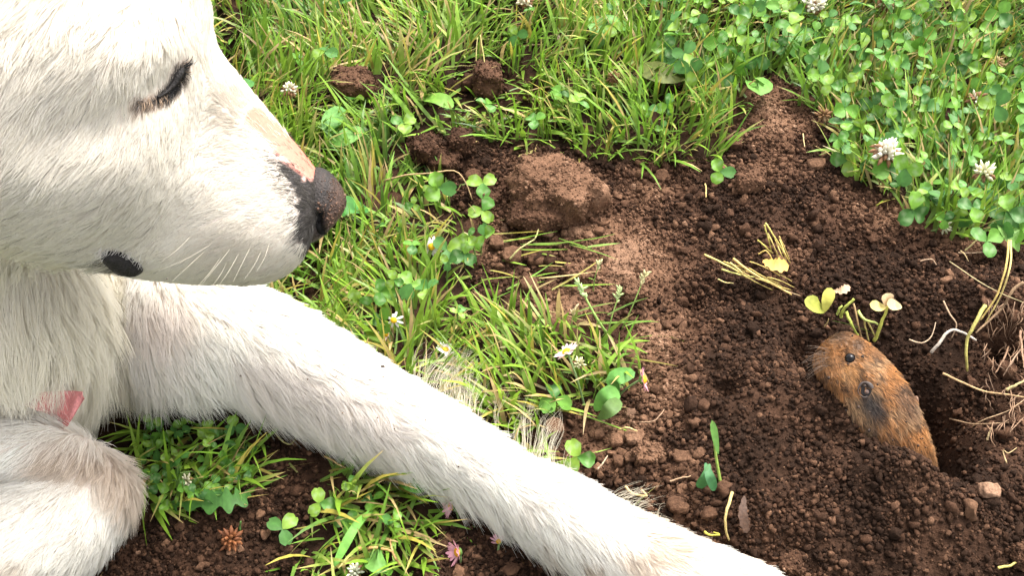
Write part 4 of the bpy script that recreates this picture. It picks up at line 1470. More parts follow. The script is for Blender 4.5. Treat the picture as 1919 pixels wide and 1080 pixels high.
broad_leaf('dandelion_leaf', [(318, 945), (360, 945), (410, 942), (445, 936), (468, 925)], [.006, .012, .014, .012, .006], .0085, (.060, .165, .030), 'large jagged dandelion leaf between the dog forelegs', jag=.68, seed=3, n=64)
broad_leaf('dandelion_leaf', [(400, 905), (398, 925), (392, 945)], [.008, .014, .012], .008, (.05, .15, .03), 'smaller toothed leaf crossing the jagged dandelion leaf', jag=.3, seed=5)
LB = [((1110, 90), (1125, 60), (1110, 30), .010, (.14, .30, .07), 'broad pale green leaf standing in the lawn top centre'),
      ((1185, 55), (1150, 45), (1120, 62), .009, (.13, .29, .06), 'broad pale leaf lying against the standing one'),
      ((1500, 110), (1490, 75), (1505, 45), .013, (.10, .24, .05), 'round broad leaf under the top white clover blossom'),
      ((1560, 70), (1540, 95), (1515, 120), .008, (.18, .30, .10), 'long pale dock leaf hanging over the soil tip'),
      ((1240, 100), (1265, 120), (1300, 118), .010, (.035, .11, .022), 'dark green leaf in the clover above the soil'),
      ((1300, 135), (1250, 140), (1195, 125), .010, (.10, .12, .022), 'olive yellowing leaf above the soil point'),
      ((1400, 150), (1420, 165), (1440, 150), .008, (.13, .29, .05), 'light leaf at the very tip of the soil'),
      ((1440, 30), (1455, 15), (1445, -10), .011, (.17, .30, .06), 'broad leaf beside the top clover blossom'),
      ((780, 185), (820, 185), (850, 200), .006, (.17, .33, .05), 'wide bright grass leaf arching beside the small clod'),
      ((640, 260), (620, 235), (640, 200), .008, (.10, .25, .05), 'pale plantain leaf beyond the dog nose'),
      ((610, 270), (640, 262), (680, 240), .007, (.12, .27, .05), 'second plantain leaf beyond the dog nose'),
      ((690, 395), (650, 385), (625, 400), .008, (.06, .20, .04), 'leaf just in front of the dog nose'),
      ((1160, 740), (1150, 712), (1190, 698), .0055, (.085, .23, .04), 'broad curled leaf at the foot of the pink daisy'),
      ((1115, 770), (1135, 745), (1160, 735), .006, (.11, .27, .05), 'small leaf beside the daisy stems'),
      ((1120, 785), (1140, 770), (1162, 750), .005, (.09, .16, .04), 'withered leaf at the base of the daisy clump'),
      ((740, 895), (770, 910), (800, 912), .0045, (.10, .26, .04), 'wide grass leaf lying below the stretched leg'),
      ((700, 955), (665, 990), (625, 1065), .0028, (.12, .29, .045), 'long curved grass leaf in the lower grass patch'),
      ((690, 1040), (705, 1050), (720, 1048), .008, (.13, .28, .06), 'broad pale leaf at the bottom of the grass patch'),
      ((1910, 470), (1895, 440), (1880, 425), .008, (.16, .30, .07), 'pale leaf at the top of the yellow stalk'),
      ((470, 190), (455, 165), (470, 150), .007, (.06, .18, .04), 'dark leaf in the lawn behind the dog brow')]
for i, (a_, b_, c_, w_, col_, lab) in enumerate(LB):
    broad_leaf('broad_leaf', [a_, b_, c_], [.006, .020, .016], w_, col_, lab, seed=20 + i, n=12)


# ------------------------------------------------------------------ flowers
def head_frame(nrm, az=0.0):
    n_ = unit(np.asarray(nrm, float)); a = unit(np.cross(n_, [.2, .1, 1.0] if abs(n_[2]) < .95 else [1, 0, 0])); b = np.cross(n_, a)
    return n_, a * math.cos(az) + b * math.sin(az), -a * math.sin(az) + b * math.cos(az)


def plant_root(name, base, label, cat, group=None):
    e = bpy.data.objects.new(name, None); COL.link(e); e.location = base; e.empty_display_size = .01
    e['label'] = label; e['category'] = cat
    if group: e['group'] = group
    return e


def daisy(px, py, h, size, nrm, label, petal=(.80, .76, .74), tip=(.80, .76, .74), npet=24, cup=.25, disc=(.80, .50, .02), base=None, droop=1.0, stem=True):
    c = on_ground(px, py, h)
    b = on_ground(*base) if base else np.array([c[0] + random.gauss(0, .004), c[1] - .004, float(height(c[0], c[1]))])
    e = plant_root('daisy', b, label, 'daisy')
    n_, u_, v_ = head_frame(nrm)
    if stem:
        obj('stem', stem_mesh(b - [0, 0, .003], c - n_ * size * .25, np.array([0, 0, .003]), .0007, (.16, .24, .09), b), e)
    mb_ = MB()
    for k in range(npet):
        a_ = 2 * math.pi * (k + random.uniform(-.3, .3)) / npet
        rd = u_ * math.cos(a_) + v_ * math.sin(a_); tg = np.cross(n_, rd)
        L_ = size * random.uniform(.82, 1.05); cp = cup + random.gauss(0, .12)
        P_ = [c + rd * size * .25, c + rd * L_ * .6 + n_ * cp * L_ * .5, c + rd * L_ * math.cos(cp * .5) + n_ * cp * L_ * .85 * droop]
        q = catmull(P_, 5)
        w_ = size * .13 * np.array([.55, .85, 1.0, .9, .35])
        cc = np.array([np.array(petal) * (1 - t) + np.array(tip) * t for t in (0, .3, .6, .85, 1)])
        mb_.blade(q, w_, cc, tg, .15)
    obj('petals', mb_.mesh('petals', M_PETAL, True, b), e)
    mb_ = MB()
    dv_ = EV[:, :1] * u_ * size * .34 + EV[:, 1:2] * v_ * size * .34 + EV[:, 2:] * n_ * size * .22
    mb_.add(c + dv_ + n_ * size * .06, EF, np.array(disc) * (1 + rng.normal(0, .18, (len(EV), 1))))
    obj('disc', mb_.mesh('disc', M_PETAL, True, b), e)
    mb_ = MB(); mb_.add(c - n_ * size * .12 + EV[:, :1] * u_ * size * .34 + EV[:, 1:2] * v_ * size * .34 + EV[:, 2:] * n_ * size * .2, EF, (.12, .22, .05))
    obj('sepals', mb_.mesh('sepals', M_LEAF, True, b), e)
    return e


PK = (.72, .33, .42)
daisy(809, 462, .018, .0075, (-.15, -.75, .65), 'yellow-centred daisy with sparse white petals near the dog nose', npet=13, cup=-.35)
daisy(738, 600, .022, .0062, (-.1, -.6, .8), 'yellow daisy head with few petals close to the leg fur', npet=8, cup=-.8)
daisy(725, 626, .016, .0062, (-.5, -.3, .5), 'faded pinkish daisy half hidden by the leg fur', petal=(.72, .60, .52), tip=(.74, .52, .48), cup=.6, npet=18)
daisy(835, 656, .018, .0062, (.2, .2, .95), 'small white daisy seen edge-on above the leg wisps', cup=.35, npet=20)
daisy(1062, 660, .030, .0085, (-.55, .55, .75), 'white daisy tipped with pink leaning over the grass clump', petal=(.82, .77, .72), tip=(.78, .55, .58), cup=.15, npet=30, base=(1097, 760))
daisy(1205, 712, .022, .0080, (.95, .05, .25), 'pink daisy turned sideways at the edge of the soil', petal=(.80, .62, .66), tip=PK, cup=.15, npet=26, base=(1150, 748))
daisy(846, 950, .012, .0075, (-.9, -.25, .2), 'pink daisy lying sideways below the stretched leg', petal=(.80, .68, .70), tip=PK, cup=.5, npet=24)
daisy(858, 1036, .006, .0078, (-.85, -.3, .35), 'pink daisy with orange centre lying on bare soil', petal=(.78, .45, .50), tip=PK, cup=.6, npet=18, disc=(.75, .36, .03))
daisy(935, 1016, .006, .0050, (-.3, .2, .8), 'tiny pale pink flower under the edge of the leg', petal=(.75, .6, .62), tip=PK, cup=.7, npet=12)


def clover_blossom(px, py, h, size, label, col=(.80, .76, .62), old=(.30, .16, .08), oldf=.25, nrm=(0, -.2, 1), nf=46, droop=False, stem=True):
    c = on_ground(px, py, h)
    b = np.array([c[0] + random.gauss(0, .003), c[1] + random.gauss(0, .003), float(height(c[0], c[1]))])
    e = plant_root('clover_blossom', b, label, 'clover flower')
    n_, u_, v_ = head_frame(nrm)
    if stem:
        obj('stem', stem_mesh(b - [0, 0, .003], c, np.array([.002, 0, 0]), .0006, (.17, .25, .08), b), e)
    mb_ = MB()
    for k in range(nf):
        z_ = 1 - (k + .5) / nf * (1.5 if not droop else 1.9)
        a_ = k * 2.39996
        rxy = math.sqrt(max(0, 1 - z_ * z_))
        d_ = n_ * z_ + (u_ * math.cos(a_) + v_ * math.sin(a_)) * rxy
        L_ = size * random.uniform(.7, 1.2)
        isold = random.random() < (oldf if z_ > .1 else oldf + .5)
        cc = np.array(old if isold else col) * random.uniform(.8, 1.08)
        tipd = d_ * .85 + n_ * (.35 if not isold else -.5)
        q = np.array([c + d_ * size * .12, c + d_ * L_ * .55, c + d_ * L_ * .5 + unit(tipd) * L_ * .45])
        base_c = np.array((.42, .40, .20)) if not isold else cc * .7
        mb_.tube(catmull(q, 4), size * np.array([.05, .11, .145, .035]) * random.uniform(.8, 1.2), np.stack([base_c, cc, cc, cc]), 5)
    obj('florets', mb_.mesh('florets', M_PETAL, True, b), e)
    return e


clover_blossom(543, 168, .024, .0072, 'cream clover blossom in the lawn beyond the dog brow', oldf=.3)
clover_blossom(1527, 10, .030, .0105, 'white clover blossom at the top of the thick clover', nrm=(0, -.5, .8))
clover_blossom(1660, 286, .030, .0120, 'largest white clover blossom with browning lower florets beside the soil', oldf=.25, nrm=(.3, .1, .8))
clover_blossom(1845, 324, .028, .0090, 'creamy clover blossom low in the grass near the roots', col=(.80, .77, .55), oldf=.05, nrm=(0, .2, 1), nf=34)
clover_blossom(1830, 186, .026, .0085, 'withered white and brown clover blossom in the far clover', oldf=.6, nf=24)
clover_blossom(1660, 6, .028, .0085, 'pale clover blossom cut by the top of the picture', col=(.75, .66, .45), oldf=.3)
clover_blossom(985, 2, .026, .0080, 'pale clover blossom at the top behind the grass', col=(.75, .68, .5), oldf=.2)
clover_blossom(1870, 118, .022, .0062, 'seeding tan clover head in the far clover', col=(.45, .36, .18), oldf=.4)
clover_blossom(1675, 140, .022, .0060, 'yellowish clover bud head among the clover leaves', col=(.48, .45, .16), oldf=.2)
clover_blossom(1150, 145, .020, .0065, 'brown dead clover head in the lawn', col=(.30, .17, .08), old=(.22, .11, .05), oldf=.5, droop=True)
clover_blossom(1545, 215, .016, .0075, 'brown withered clover head hanging over the soil edge', col=(.42, .27, .14), old=(.30, .17, .08), oldf=.5, nrm=(.1, -.3, -.9), nf=22, droop=True)
clover_blossom(432, 1012, .005, .0085, 'rusty orange dried clover head lying on the soil', col=(.36, .14, .055), old=(.26, .10, .045), oldf=.4, nrm=(.3, -.5, .6), nf=40, droop=True, stem=False)
clover_blossom(1085, 682, .022, .0052, 'small cream clover head tucked under the leaning daisy', col=(.72, .70, .42), oldf=.1, nf=18)
clover_blossom(349, 902, .012, .0050, 'tiny white clover head in the shaded leaves', col=(.70, .66, .48), oldf=.1, nf=16)
clover_blossom(1815, 285, .018, .0050, 'small half-hidden cream clover head above the creamy blossom', col=(.7, .6, .4), oldf=.3, nf=16)
clover_blossom(1770, 425, .010, .0060, 'pale seeding flower sprig at the soil edge', col=(.6, .62, .40), oldf=.1, nf=20, nrm=(.2, -.6, .3))
clover_blossom(665, 1072, .012, .0058, 'white flower cluster at the bottom of the grass patch', col=(.74, .74, .60), oldf=.05, nf=26)


# ------------------------------------------------------------------ grass stalks with seed heads
def seed_stalk(pxs, zs, r0, label, head=.0, headcol=(.30, .42, .16), stemcol=(.20, .30, .07), cat='grass stalk', nspk=14, bristle=.0045):
    pts = np.array([on_ground(x, y, z) for (x, y), z in zip(pxs, zs)])
    b = pts[0]
    e = plant_root('seed_stalk', b, label, cat)
    q = catmull(pts, 14)
    mb_ = MB(); mb_.tube(q, np.linspace(r0, r0 * .5, 14), stemcol, 5)
    obj('stem', mb_.mesh('stem', M_STALK, True, b), e)
    if head:
        mb_ = MB(); tip = q[-1]; ax = unit(q[-1] - q[-3])
        for k in range(nspk):
            s_ = tip - ax * head * (k / nspk) * 1.0 + ax * head * .3
            v = unit(ax * .9 + rng.normal(0, .45, 3)); l_ = bristle * random.uniform(.7, 1.2)
            mb_.tube(catmull([s_, s_ + v * l_ * .5, s_ + v * l_], 4), np.array([.0003, .0008, .0007, .0001]), np.array(headcol) * random.uniform(.8, 1.25), 5)
        obj('spikelets', mb_.mesh('spikelets', M_STALK, True, b), e)
    return e


seed_stalk([(1148, 640), (1120, 600), (1088, 540)], [.002, .022, .034], .0012, 'pale green seed head standing over the daisy clump', .012, (.36, .48, .20), nspk=26)
seed_stalk([(1135, 650), (1145, 600), (1160, 553)], [.002, .020, .032], .0006, 'thin grass stalk with a small seed head, middle of three', .008, (.30, .36, .15))
seed_stalk([(1165, 618), (1185, 575), (1207, 520)], [.002, .020, .034], .0006, 'thin grass stalk with a tan seed head at the soil edge', .009, (.40, .36, .18))
seed_stalk([(1112, 545), (1115, 520), (1122, 498)], [.004, .016, .024], .0005, 'tiny dry seed sprig lying over the soil', .006, (.42, .40, .20), nspk=7)
seed_stalk([(1350, 905), (1341, 850), (1335, 790)], [.002, .016, .034], .0011, 'upright cut green stalk standing alone in the soil', 0, stemcol=(.20, .28, .05))
seed_stalk([(1070, 620), (1072, 600), (1075, 585)], [.004, .012, .018], .0005, 'small cream seed sprig between grass and soil', .006, (.55, .45, .25), nspk=6)
broad_leaf('grass_leaf', [(1346, 852), (1340, 820), (1334, 788)], [.017, .026, .035], .0022, (.11, .24, .05), 'green blade with a dry tip on the lone cut stalk', seed=61, n=8)
for i, (a_, b_, c_, col_, lab) in enumerate(((((1308, 915)), (1322, 895), (1330, 870), (.05, .15, .045), 'wilted dark sprig beside the lone cut stalk'), ((1340, 920), (1330, 895), (1322, 868), (.045, .14, .05), 'second drooping leaf of the wilted sprig'))):
    broad_leaf('wilted_leaf', [c_, b_, a_], [.014, .014, .004], .0032, col_, lab, seed=70 + i, n=10)


# ------------------------------------------------------------------ straw, stalks and roots
def strand_thing(name, pxs, zs, r0, r1, col, label, cat, n=16, group=None, flat=False, mat=None):
    pts = np.array([on_ground(x, y, z) for (x, y), z in zip(pxs, zs)])
    q = catmull(pts, n)
    mb_ = MB()
    cc = np.array(col)[None] * (.72 if name in ('root', 'straw') and mat is None else .9) * (1 + rng.normal(0, .10, (n, 1)))
    wob = np.stack([fbm(np.linspace(0, 5, n) + k * 7, np.zeros(n), 600 + len(pxs) + int(pxs[0][0]), 2) for k in range(3)], -1) * r0 * 1.2
    if flat:
        mb_.blade(q, np.linspace(r0, r1, n), cc, None, .25)
    else:
        mb_.tube(q + wob, np.linspace(r0, r1, n) * .78, cc, 6)
    return obj(name, mb_.mesh(name, mat or M_ROOT, True, pts[0]), None, pts[0], label, cat, group)


STR = (.55, .42, .13); RTC = (.42, .27, .15)
for pts_, zs_, r_, c_, lab in (
        ([(1321, 478), (1350, 492), (1382, 508), (1400, 522)], [.010, .014, .012, .006], .0010, (.62, .50, .17), 'long yellow straw pointing left from the straw clump'),
        ([(1374, 484), (1410, 512), (1450, 535), (1484, 553)], [.014, .014, .010, .004], .0012, (.58, .40, .14), 'thick straw crossing the clump towards the gopher'),
        ([(1368, 492), (1390, 510), (1412, 528)], [.012, .012, .006], .0008, (.60, .50, .20), 'short straw beside the thick crossing straw'),
        ([(1352, 505), (1385, 515), (1415, 520)], [.008, .012, .010], .0009, (.55, .52, .16), 'greenish straw low in the straw clump'),
        ([(1345, 523), (1360, 530), (1375, 531)], [.006, .007, .005], .0007, (.60, .48, .2), 'stubby straw end at the lower left of the clump'),
        ([(1434, 418), (1455, 450), (1477, 488)], [.030, .022, .006], .0008, (.60, .50, .13), 'tall straw standing up from the clump'),
        ([(1432, 422), (1440, 450), (1446, 470)], [.026, .016, .006], .0007, (.52, .46, .12), 'short upright straw beside the tall one'),
        ([(1420, 450), (1436, 464), (1448, 475)], [.016, .012, .006], .0008, (.56, .48, .12), 'straw leaning on the upright pair'),
        ([(1421, 476), (1436, 470), (1446, 486)], [.010, .012, .008], .0008, (.60, .42, .12), 'bent yellow straw above the yellow leaf'),
        ([(1454, 452), (1468, 472), (1474, 490)], [.014, .010, .004], .0006, (.45, .32, .14), 'thin brown straw right of the tall one'),
        ([(1440, 530), (1465, 542), (1500, 555)], [.006, .006, .004], .0005, (.48, .33, .18), 'fine root trailing from the straw clump'),
        ([(1392, 508), (1405, 520), (1415, 530)], [.012, .010, .006], .0007, (.60, .44, .15), 'short stalk in the middle of the straw clump')):
    strand_thing('straw', pts_, zs_, r_, r_ * .55, c_, lab, 'straw', mat=M_STALK)
broad_leaf('dead_leaf', [(1430, 488), (1452, 497), (1478, 498)], [.012, .014, .010], .0062, (.58, .36, .09), 'crumpled yellow leaf in the middle of the straw', jag=.35, seed=33)
broad_leaf('dead_leaf', [(1562, 545), (1578, 545), (1592, 536)], [.012, .014, .012], .0035, (.50, .32, .20), 'crinkled tan leaf behind the yellow shoots', jag=.4, seed=35)
r4 = random.Random(12)
for k in range(16):
    a_ = r4.choice([(1345, 500, 70, 28), (1400, 500, 60, 30), (1440, 440, 20, 45), (1420, 520, 50, 20)])
    x0_ = a_[0] + r4.uniform(-15, 25); y0_ = a_[1] + r4.uniform(-12, 14)
    strand_thing('thin_straw', [(x0_, y0_), (x0_ + a_[2] * .5, y0_ + a_[3] * .5 + r4.gauss(0, 3)), (x0_ + a_[2], y0_ + a_[3])], [.010 + r4.uniform(0, .008), .012, .003], .0005, .0003, np.array((.60, .46, .14)) * r4.uniform(.6, 1.1), 'thin dry straw inside the yellow straw clump', 'straw', 10, 'thin straws of the straw clump', mat=M_STALK)
# yellow shoots behind the gopher
for a_, b_, c_, w_, col_, lab in (((1545, 585), (1525, 572), (1513, 556), .0054, (.33, .35, .06), 'rounded yellow-green leaf at the left of the shoots'),
                                  ((1545, 585), (1550, 562), (1558, 540), .0042, (.42, .40, .08), 'upright yellow leaf above the gopher snout'),
                                  ((1690, 575), (1675, 572), (1662, 570), .0042, (.58, .42, .22), 'tan outer lobe of the pale trefoil leaf'),
                                  ((1662, 574), (1663, 562), (1660, 550), .0046, (.58, .42, .24), 'tan upper lobe of the pale trefoil leaf'),
                                  ((1660, 576), (1645, 575), (1630, 570), .0038, (.52, .44, .16), 'yellowish inner lobe of the pale trefoil leaf')):
    broad_leaf('pale_leaf', [a_, b_, c_], [.018, .024, .026], w_, col_, lab, seed=int(a_[0] + c_[1]), n=10)
for pts_, zs_, r_, c_, lab in (
        ([(1640, 638), (1652, 606), (1664, 576)], [.004, .014, .022], .0017, (.50, .50, .10), 'thick yellow stem of the pale trefoil leaf'),
        ([(1575, 595), (1585, 578), (1602, 560)], [.010, .018, .024], .0016, (.48, .52, .10), 'pale green shoot leaning right over the gopher'),
        ([(1608, 584), (1622, 600), (1646, 607)], [.022, .022, .014], .0013, (.50, .56, .16), 'pale green shoot arching between the stems'),
        ([(1585, 585), (1596, 610), (1608, 630)], [.016, .014, .006], .0014, (.46, .52, .10), 'yellow-green shoot dipping behind the gopher head'),
        ([(1600, 570), (1606, 600), (1616, 640)], [.020, .016, .006], .0009, (.40, .26, .12), 'brown dry stem among the yellow shoots'),
        ([(1618, 595), (1622, 615), (1628, 640)], [.018, .012, .006], .0009, (.52, .42, .14), 'thin straw-coloured stem among the shoots'),
        ([(1625, 600), (1634, 618), (1640, 635)], [.018, .012, .004], .0008, (.55, .45, .15), 'fine yellow stem leaning on the thick one'),
        ([(1567, 590), (1573, 580), (1578, 574)], [.012, .016, .018], .0012, (.42, .48, .10), 'stubby green shoot by the rounded leaf'),
        ([(1545, 612), (1550, 605), (1553, 598)], [.020, .024, .028], .0006, (.50, .36, .16), 'short tan twig by the gopher forehead')):
    strand_thing('shoot', pts_, zs_, r_, r_ * .65, c_, lab, 'shoot', mat=M_STALK)
# roots and stalks on the right
for pts_, zs_, r_, c_, lab in (
        ([(1890, 452), (1888, 490), (1872, 545), (1852, 580), (1838, 600)], [.026, .024, .020, .018, .014], .0011, (.55, .40, .12), 'twin yellow stalk hanging from the lawn edge'),
        ([(1894, 452), (1893, 500), (1876, 555), (1846, 605)], [.026, .024, .018, .010], .0010, (.58, .45, .16), 'second strand of the hanging yellow stalk'),
        ([(1845, 572), (1832, 600), (1815, 630), (1810, 665), (1815, 695)], [.020, .022, .018, .012, .004], .0018, (.48, .42, .12), 'thick yellow-green stalk bending down to the soil'),
        ([(1919, 528), (1895, 548), (1872, 585), (1828, 625)], [.020, .018, .014, .006], .0015, (.36, .23, .13), 'brown root running down from the picture edge'),
        ([(1780, 490), (1830, 525), (1875, 550), (1919, 568)], [.010, .014, .018, .018], .0005, (.52, .42, .22), 'straight pale fibre crossing the hanging stalks'),
        ([(1744, 660), (1758, 645), (1770, 628), (1786, 620), (1806, 624), (1828, 638)], [.008, .012, .014, .014, .012, .008], .0015, (.68, .58, .48), 'short white curled root beyond the gopher'),
        ([(1704, 637), (1725, 643), (1742, 635), (1750, 618), (1754, 605)], [.006, .008, .008, .008, .006], .0007, (.50, .36, .24), 'hooked brown rootlet beyond the gopher'),
        ([(1768, 565), (1780, 590), (1792, 610), (1782, 635)], [.010, .012, .012, .006], .0008, (.44, .30, .19), 'kinked rootlet above the white curled root'),
        ([(1766, 700), (1800, 715), (1850, 735), (1919, 744)], [.006, .010, .012, .012], .0011, (.52, .34, .17), 'long tan root reaching the picture edge'),
        ([(1885, 732), (1905, 722), (1925, 712)], [.010, .012, .012], .0014, (.50, .40, .18), 'pale stalk stub at the picture edge'),
        ([(1820, 800), (1850, 785), (1890, 770), (1925, 745)], [.004, .008, .010, .012], .0006, (.46, .31, .18), 'thin root slanting up to the picture edge'),
        ([(1780, 785), (1820, 795), (1860, 795), (1890, 792)], [.004, .007, .007, .004], .0007, (.40, .26, .15), 'short root beside the burrow mouth'),
        ([(1912, 620), (1915, 655), (1919, 690)], [.016, .016, .012], .0012, (.36, .21, .13), 'reddish root beside the dark pit'),
        ([(1890, 650), (1880, 675), (1865, 700)], [.012, .010, .006], .0009, (.34, .20, .12), 'root hanging across the dark pit'),
        ([(1913, 655), (1895, 680), (1880, 705)], [.012, .010, .006], .0008, (.36, .23, .15), 'second root hanging across the dark pit'),
        ([(1725, 490), (1745, 486), (1755, 497)], [.006, .008, .005], .0007, (.46, .30, .19), 'small curled rootlet on the mound'),
        ([(1800, 470), (1808, 478), (1815, 490)], [.008, .008, .004], .0007, (.55, .40, .2), 'forked straw at the lawn edge'),
        ([(1808, 470), (1825, 455), (1840, 437)], [.008, .014, .02], .0008, (.60, .50, .22), 'slanting straw under the broad clover leaf'),
        ([(1795, 474), (1830, 474), (1870, 470)], [.006, .008, .008], .0007, (.50, .34, .22), 'pinkish root along the lawn edge'),
        ([(1850, 825), (1853, 815), (1858, 802)], [.004, .008, .012], .0009, (.60, .46, .24), 'short pale twig right of the burrow'),
        ([(1886, 868), (1880, 845), (1890, 850), (1905, 840)], [.004, .008, .008, .004], .0006, (.50, .36, .18), 'forked rootlet at the right below the burrow'),
        ([(1200, 792), (1225, 790), (1238, 778), (1245, 768)], [.005, .006, .006, .004], .0006, (.42, .27, .17), 'curled rootlet on the pebbly soil'),
        ([(1160, 806), (1175, 802), (1194, 808)], [.006, .009, .006], .0009, (.62, .48, .20), 'yellow straw bit above the round pebbles'),
        ([(1172, 912), (1188, 926), (1212, 930), (1202, 918)], [.006, .007, .007, .006], .0011, (.62, .46, .22), 'looped straw at the edge of the leg'),
        ([(1372, 925), (1362, 955), (1360, 985), (1368, 1015)], [.006, .016, .014, .004], .0013, (.60, .46, .18), 'curved dry yellow blade standing in the soil'),
        ([(1320, 998), (1332, 1004), (1348, 1004), (1338, 998)], [.006, .007, .006, .005], .0010, (.55, .50, .08), 'yellow looped stalk near the paw'),
        ([(1120, 880), (1130, 868), (1138, 855)], [.005, .006, .005], .0008, (.50, .38, .26), 'pale straw bit near the leg'),
        ([(1255, 903), (1275, 897), (1295, 893)], [.005, .006, .005], .0007, (.45, .30, .18), 'thin twig on the pebbly soil'),
        ([(722, 338), (760, 328), (805, 325), (850, 320), (872, 340), (885, 375)], [.010, .018, .024, .026, .020, .010], .0008, (.55, .38, .19), 'long bent straw over the grass edge near the clods'),
        ([(955, 485), (975, 465), (1000, 450), (1010, 430)], [.008, .012, .012, .010], .0010, (.44, .40, .16), 'straw stem lying across the small clods'),
        ([(1240, 1000), (1260, 995), (1280, 1003)], [.004, .004, .004], .0008, (.3, .18, .1), 'brown twig beside the leg'),
        ([(750, 1060), (735, 1035), (730, 1010)], [.006, .012, .010], .0012, (.45, .27, .11), 'dry tan stalk at the foot of the grass patch'),
        ([(670, 1030), (700, 1028), (735, 1035)], [.012, .014, .012], .0016, (.52, .31, .11), 'folded tan straw across the lower grass patch'),
        ([(795, 1005), (800, 1030), (820, 1045), (842, 1048)], [.008, .008, .006, .004], .0004, (.30, .26, .10), 'hair-thin stem looping on the lower soil'),
        ([(1870, 1064), (1895, 1060), (1912, 1052)], [.004, .006, .004], .0012, (.55, .45, .13), 'yellow leaf scrap at the lower picture corner'),
        ([(608, 855), (630, 868), (652, 880)], [.010, .012, .008], .0010, (.40, .28, .12), 'tan straw at the edge of the lower soil patch'),
        ([(510, 805), (530, 828), (545, 832), (560, 815)], [.008, .009, .008, .008], .0008, (.34, .30, .12), 'folded straw under the stretched leg'),
        ([(905, 160), (908, 120), (900, 65)], [.01, .025, .035], .0009, (.50, .42, .15), 'dry stem standing above the fibrous clod'),
        ([(888, 150), (892, 110), (894, 70)], [.01, .025, .035], .0008, (.48, .42, .16), 'second dry stem standing above the fibrous clod'),
        ([(448, 1000), (449, 990), (451, 978)], [.003, .008, .014], .0012, (.10, .22, .05), 'green stub beside the rusty clover head'),
        ([(1505, 250), (1506, 260), (1508, 275)], [.004, .010, .012], .0007, (.55, .42, .2), 'pale twig on the narrow soil tongue'),
        ([(1322, 345), (1323, 360), (1323, 370)], [.004, .006, .008], .0008, (.55, .40, .15), 'short yellow twig below the lone seedling')):
    nm = 'root' if 'root' in lab else ('twig' if 'twig' in lab else 'straw')
    strand_thing(nm, pts_, zs_, r_, r_ * .55, c_, lab, nm)
# torn root bundle exposed at the right edge
r2 = random.Random(9)
mb = MB()
b0 = on_ground(1900, 600, .006)
for k in range(70):
    x0_ = r2.uniform(1840, 1925); y0_ = r2.uniform(560, 800)
    l_ = r2.uniform(20, 55); a_ = r2.uniform(.9, 2.4)
    q = [on_ground(x0_ + l_ * t * math.cos(a_) + r2.gauss(0, 3), y0_ + l_ * t * math.sin(a_), .005 + .008 * math.sin(3.1 * t)) for t in (0, .33, .66, 1)]
    mb.tube(catmull(q, 8), np.linspace(.0004, .0002, 8), np.array([.21, .125, .075]) * r2.uniform(.5, 1.3), 4)
obj('rootlets', mb.mesh('rootlets', M_ROOT, True, b0), None, b0, 'tangle of hair-thin brown rootlets in the torn soil', 'roots', kind='stuff')


# ------------------------------------------------------------------ clods and pebbles
def clod_mesh(name, R3, seed, rough=.22, sub=3, dry=.3, tint=0.0, fine=.06):
    V, F = ico(sub)
    V = unit(np.sign(V) * np.abs(V) ** .8) * (.75 + .25 / np.max(np.abs(V), axis=1)[:, None])
    r = np.random.default_rng(seed)
    k1 = r.normal(size=(10, 3)) * 2.2; p1 = r.uniform(0, 6.28, 10)
    k2 = r.normal(size=(16, 3)) * 6; p2 = r.uniform(0, 6.28, 16)
    k3 = r.normal(size=(20, 3)) * (9 if sub < 4 else 20); p3 = r.uniform(0, 6.28, 20)
    dsp = np.sin(V @ k1.T + p1).sum(1) / 10 ** .5 * rough * .6 + np.sin(V @ k2.T + p2).sum(1) / 4 * rough * .30 + np.sin(V @ k3.T + p3).sum(1) / 20 ** .5 * fine
    V = V * (1 + dsp)[:, None]
    V[:, 2] = np.where(V[:, 2] > .62, .62 + (V[:, 2] - .62) * .4, V[:, 2])
    V = V * np.asarray(R3)
    n = len(V)
    return mesh(name, V, F, M_SOIL, {'dry': np.full(n, dry) + r.normal(0, .02, n), 'tint': np.full(n, tint) + .25 * dsp})


def clod(px, py, wpx, hpx, label, dry=.35, tint=0.0, seed=0, sub=3, name='soil_clod', group=None, cat='clod', rough=.22, fine=.06, sink=.35):
    p = on_ground(px, py + hpx * .25, 0.0)
    dep = (p - CAM) @ FW
    rx = wpx / 2 / FPX * dep; rz = hpx / 2 / FPX * dep
    me = clod_mesh(name, (rx, (rx + rz) * .5, rz * 1.0), seed, rough, sub, dry, tint, fine)
    o = obj(name, me, None, p + np.array([0, 0, rz * (1 - sink) ]), label, cat, group)
    if sub >= 4:      # loose grains sticking to the lump
        r = np.random.default_rng(seed + 50)
        cv = np.empty(len(me.vertices) * 3); me.vertices.foreach_get('co', cv); cv = cv.reshape(-1, 3)
        k = int(120 + 7 * wpx * hpx / 60)
        q = cv[r.integers(0, len(cv), k)]
        sz = r.uniform(.0005, .0013, k) * np.where(r.uniform(0, 1, k) < .12, 1.7, 1)
        B = OCV[None] * (1 + r.uniform(-.4, .4, (k, 6, 1))) * sz[:, None, None]
        B = np.einsum('nij,nkj->nki', rot_rand(k, r), B) + q[:, None]
        Fk = (OCF[None] + (np.arange(k) * 6)[:, None, None]).reshape(-1, 3)
        obj('grains', mesh('grains', B.reshape(-1, 3), Fk, M_SOIL, {'dry': np.repeat(dry + r.normal(0, .15, k), 6), 'tint': np.full(k * 6, tint)}), o, kind='stuff')
    return o


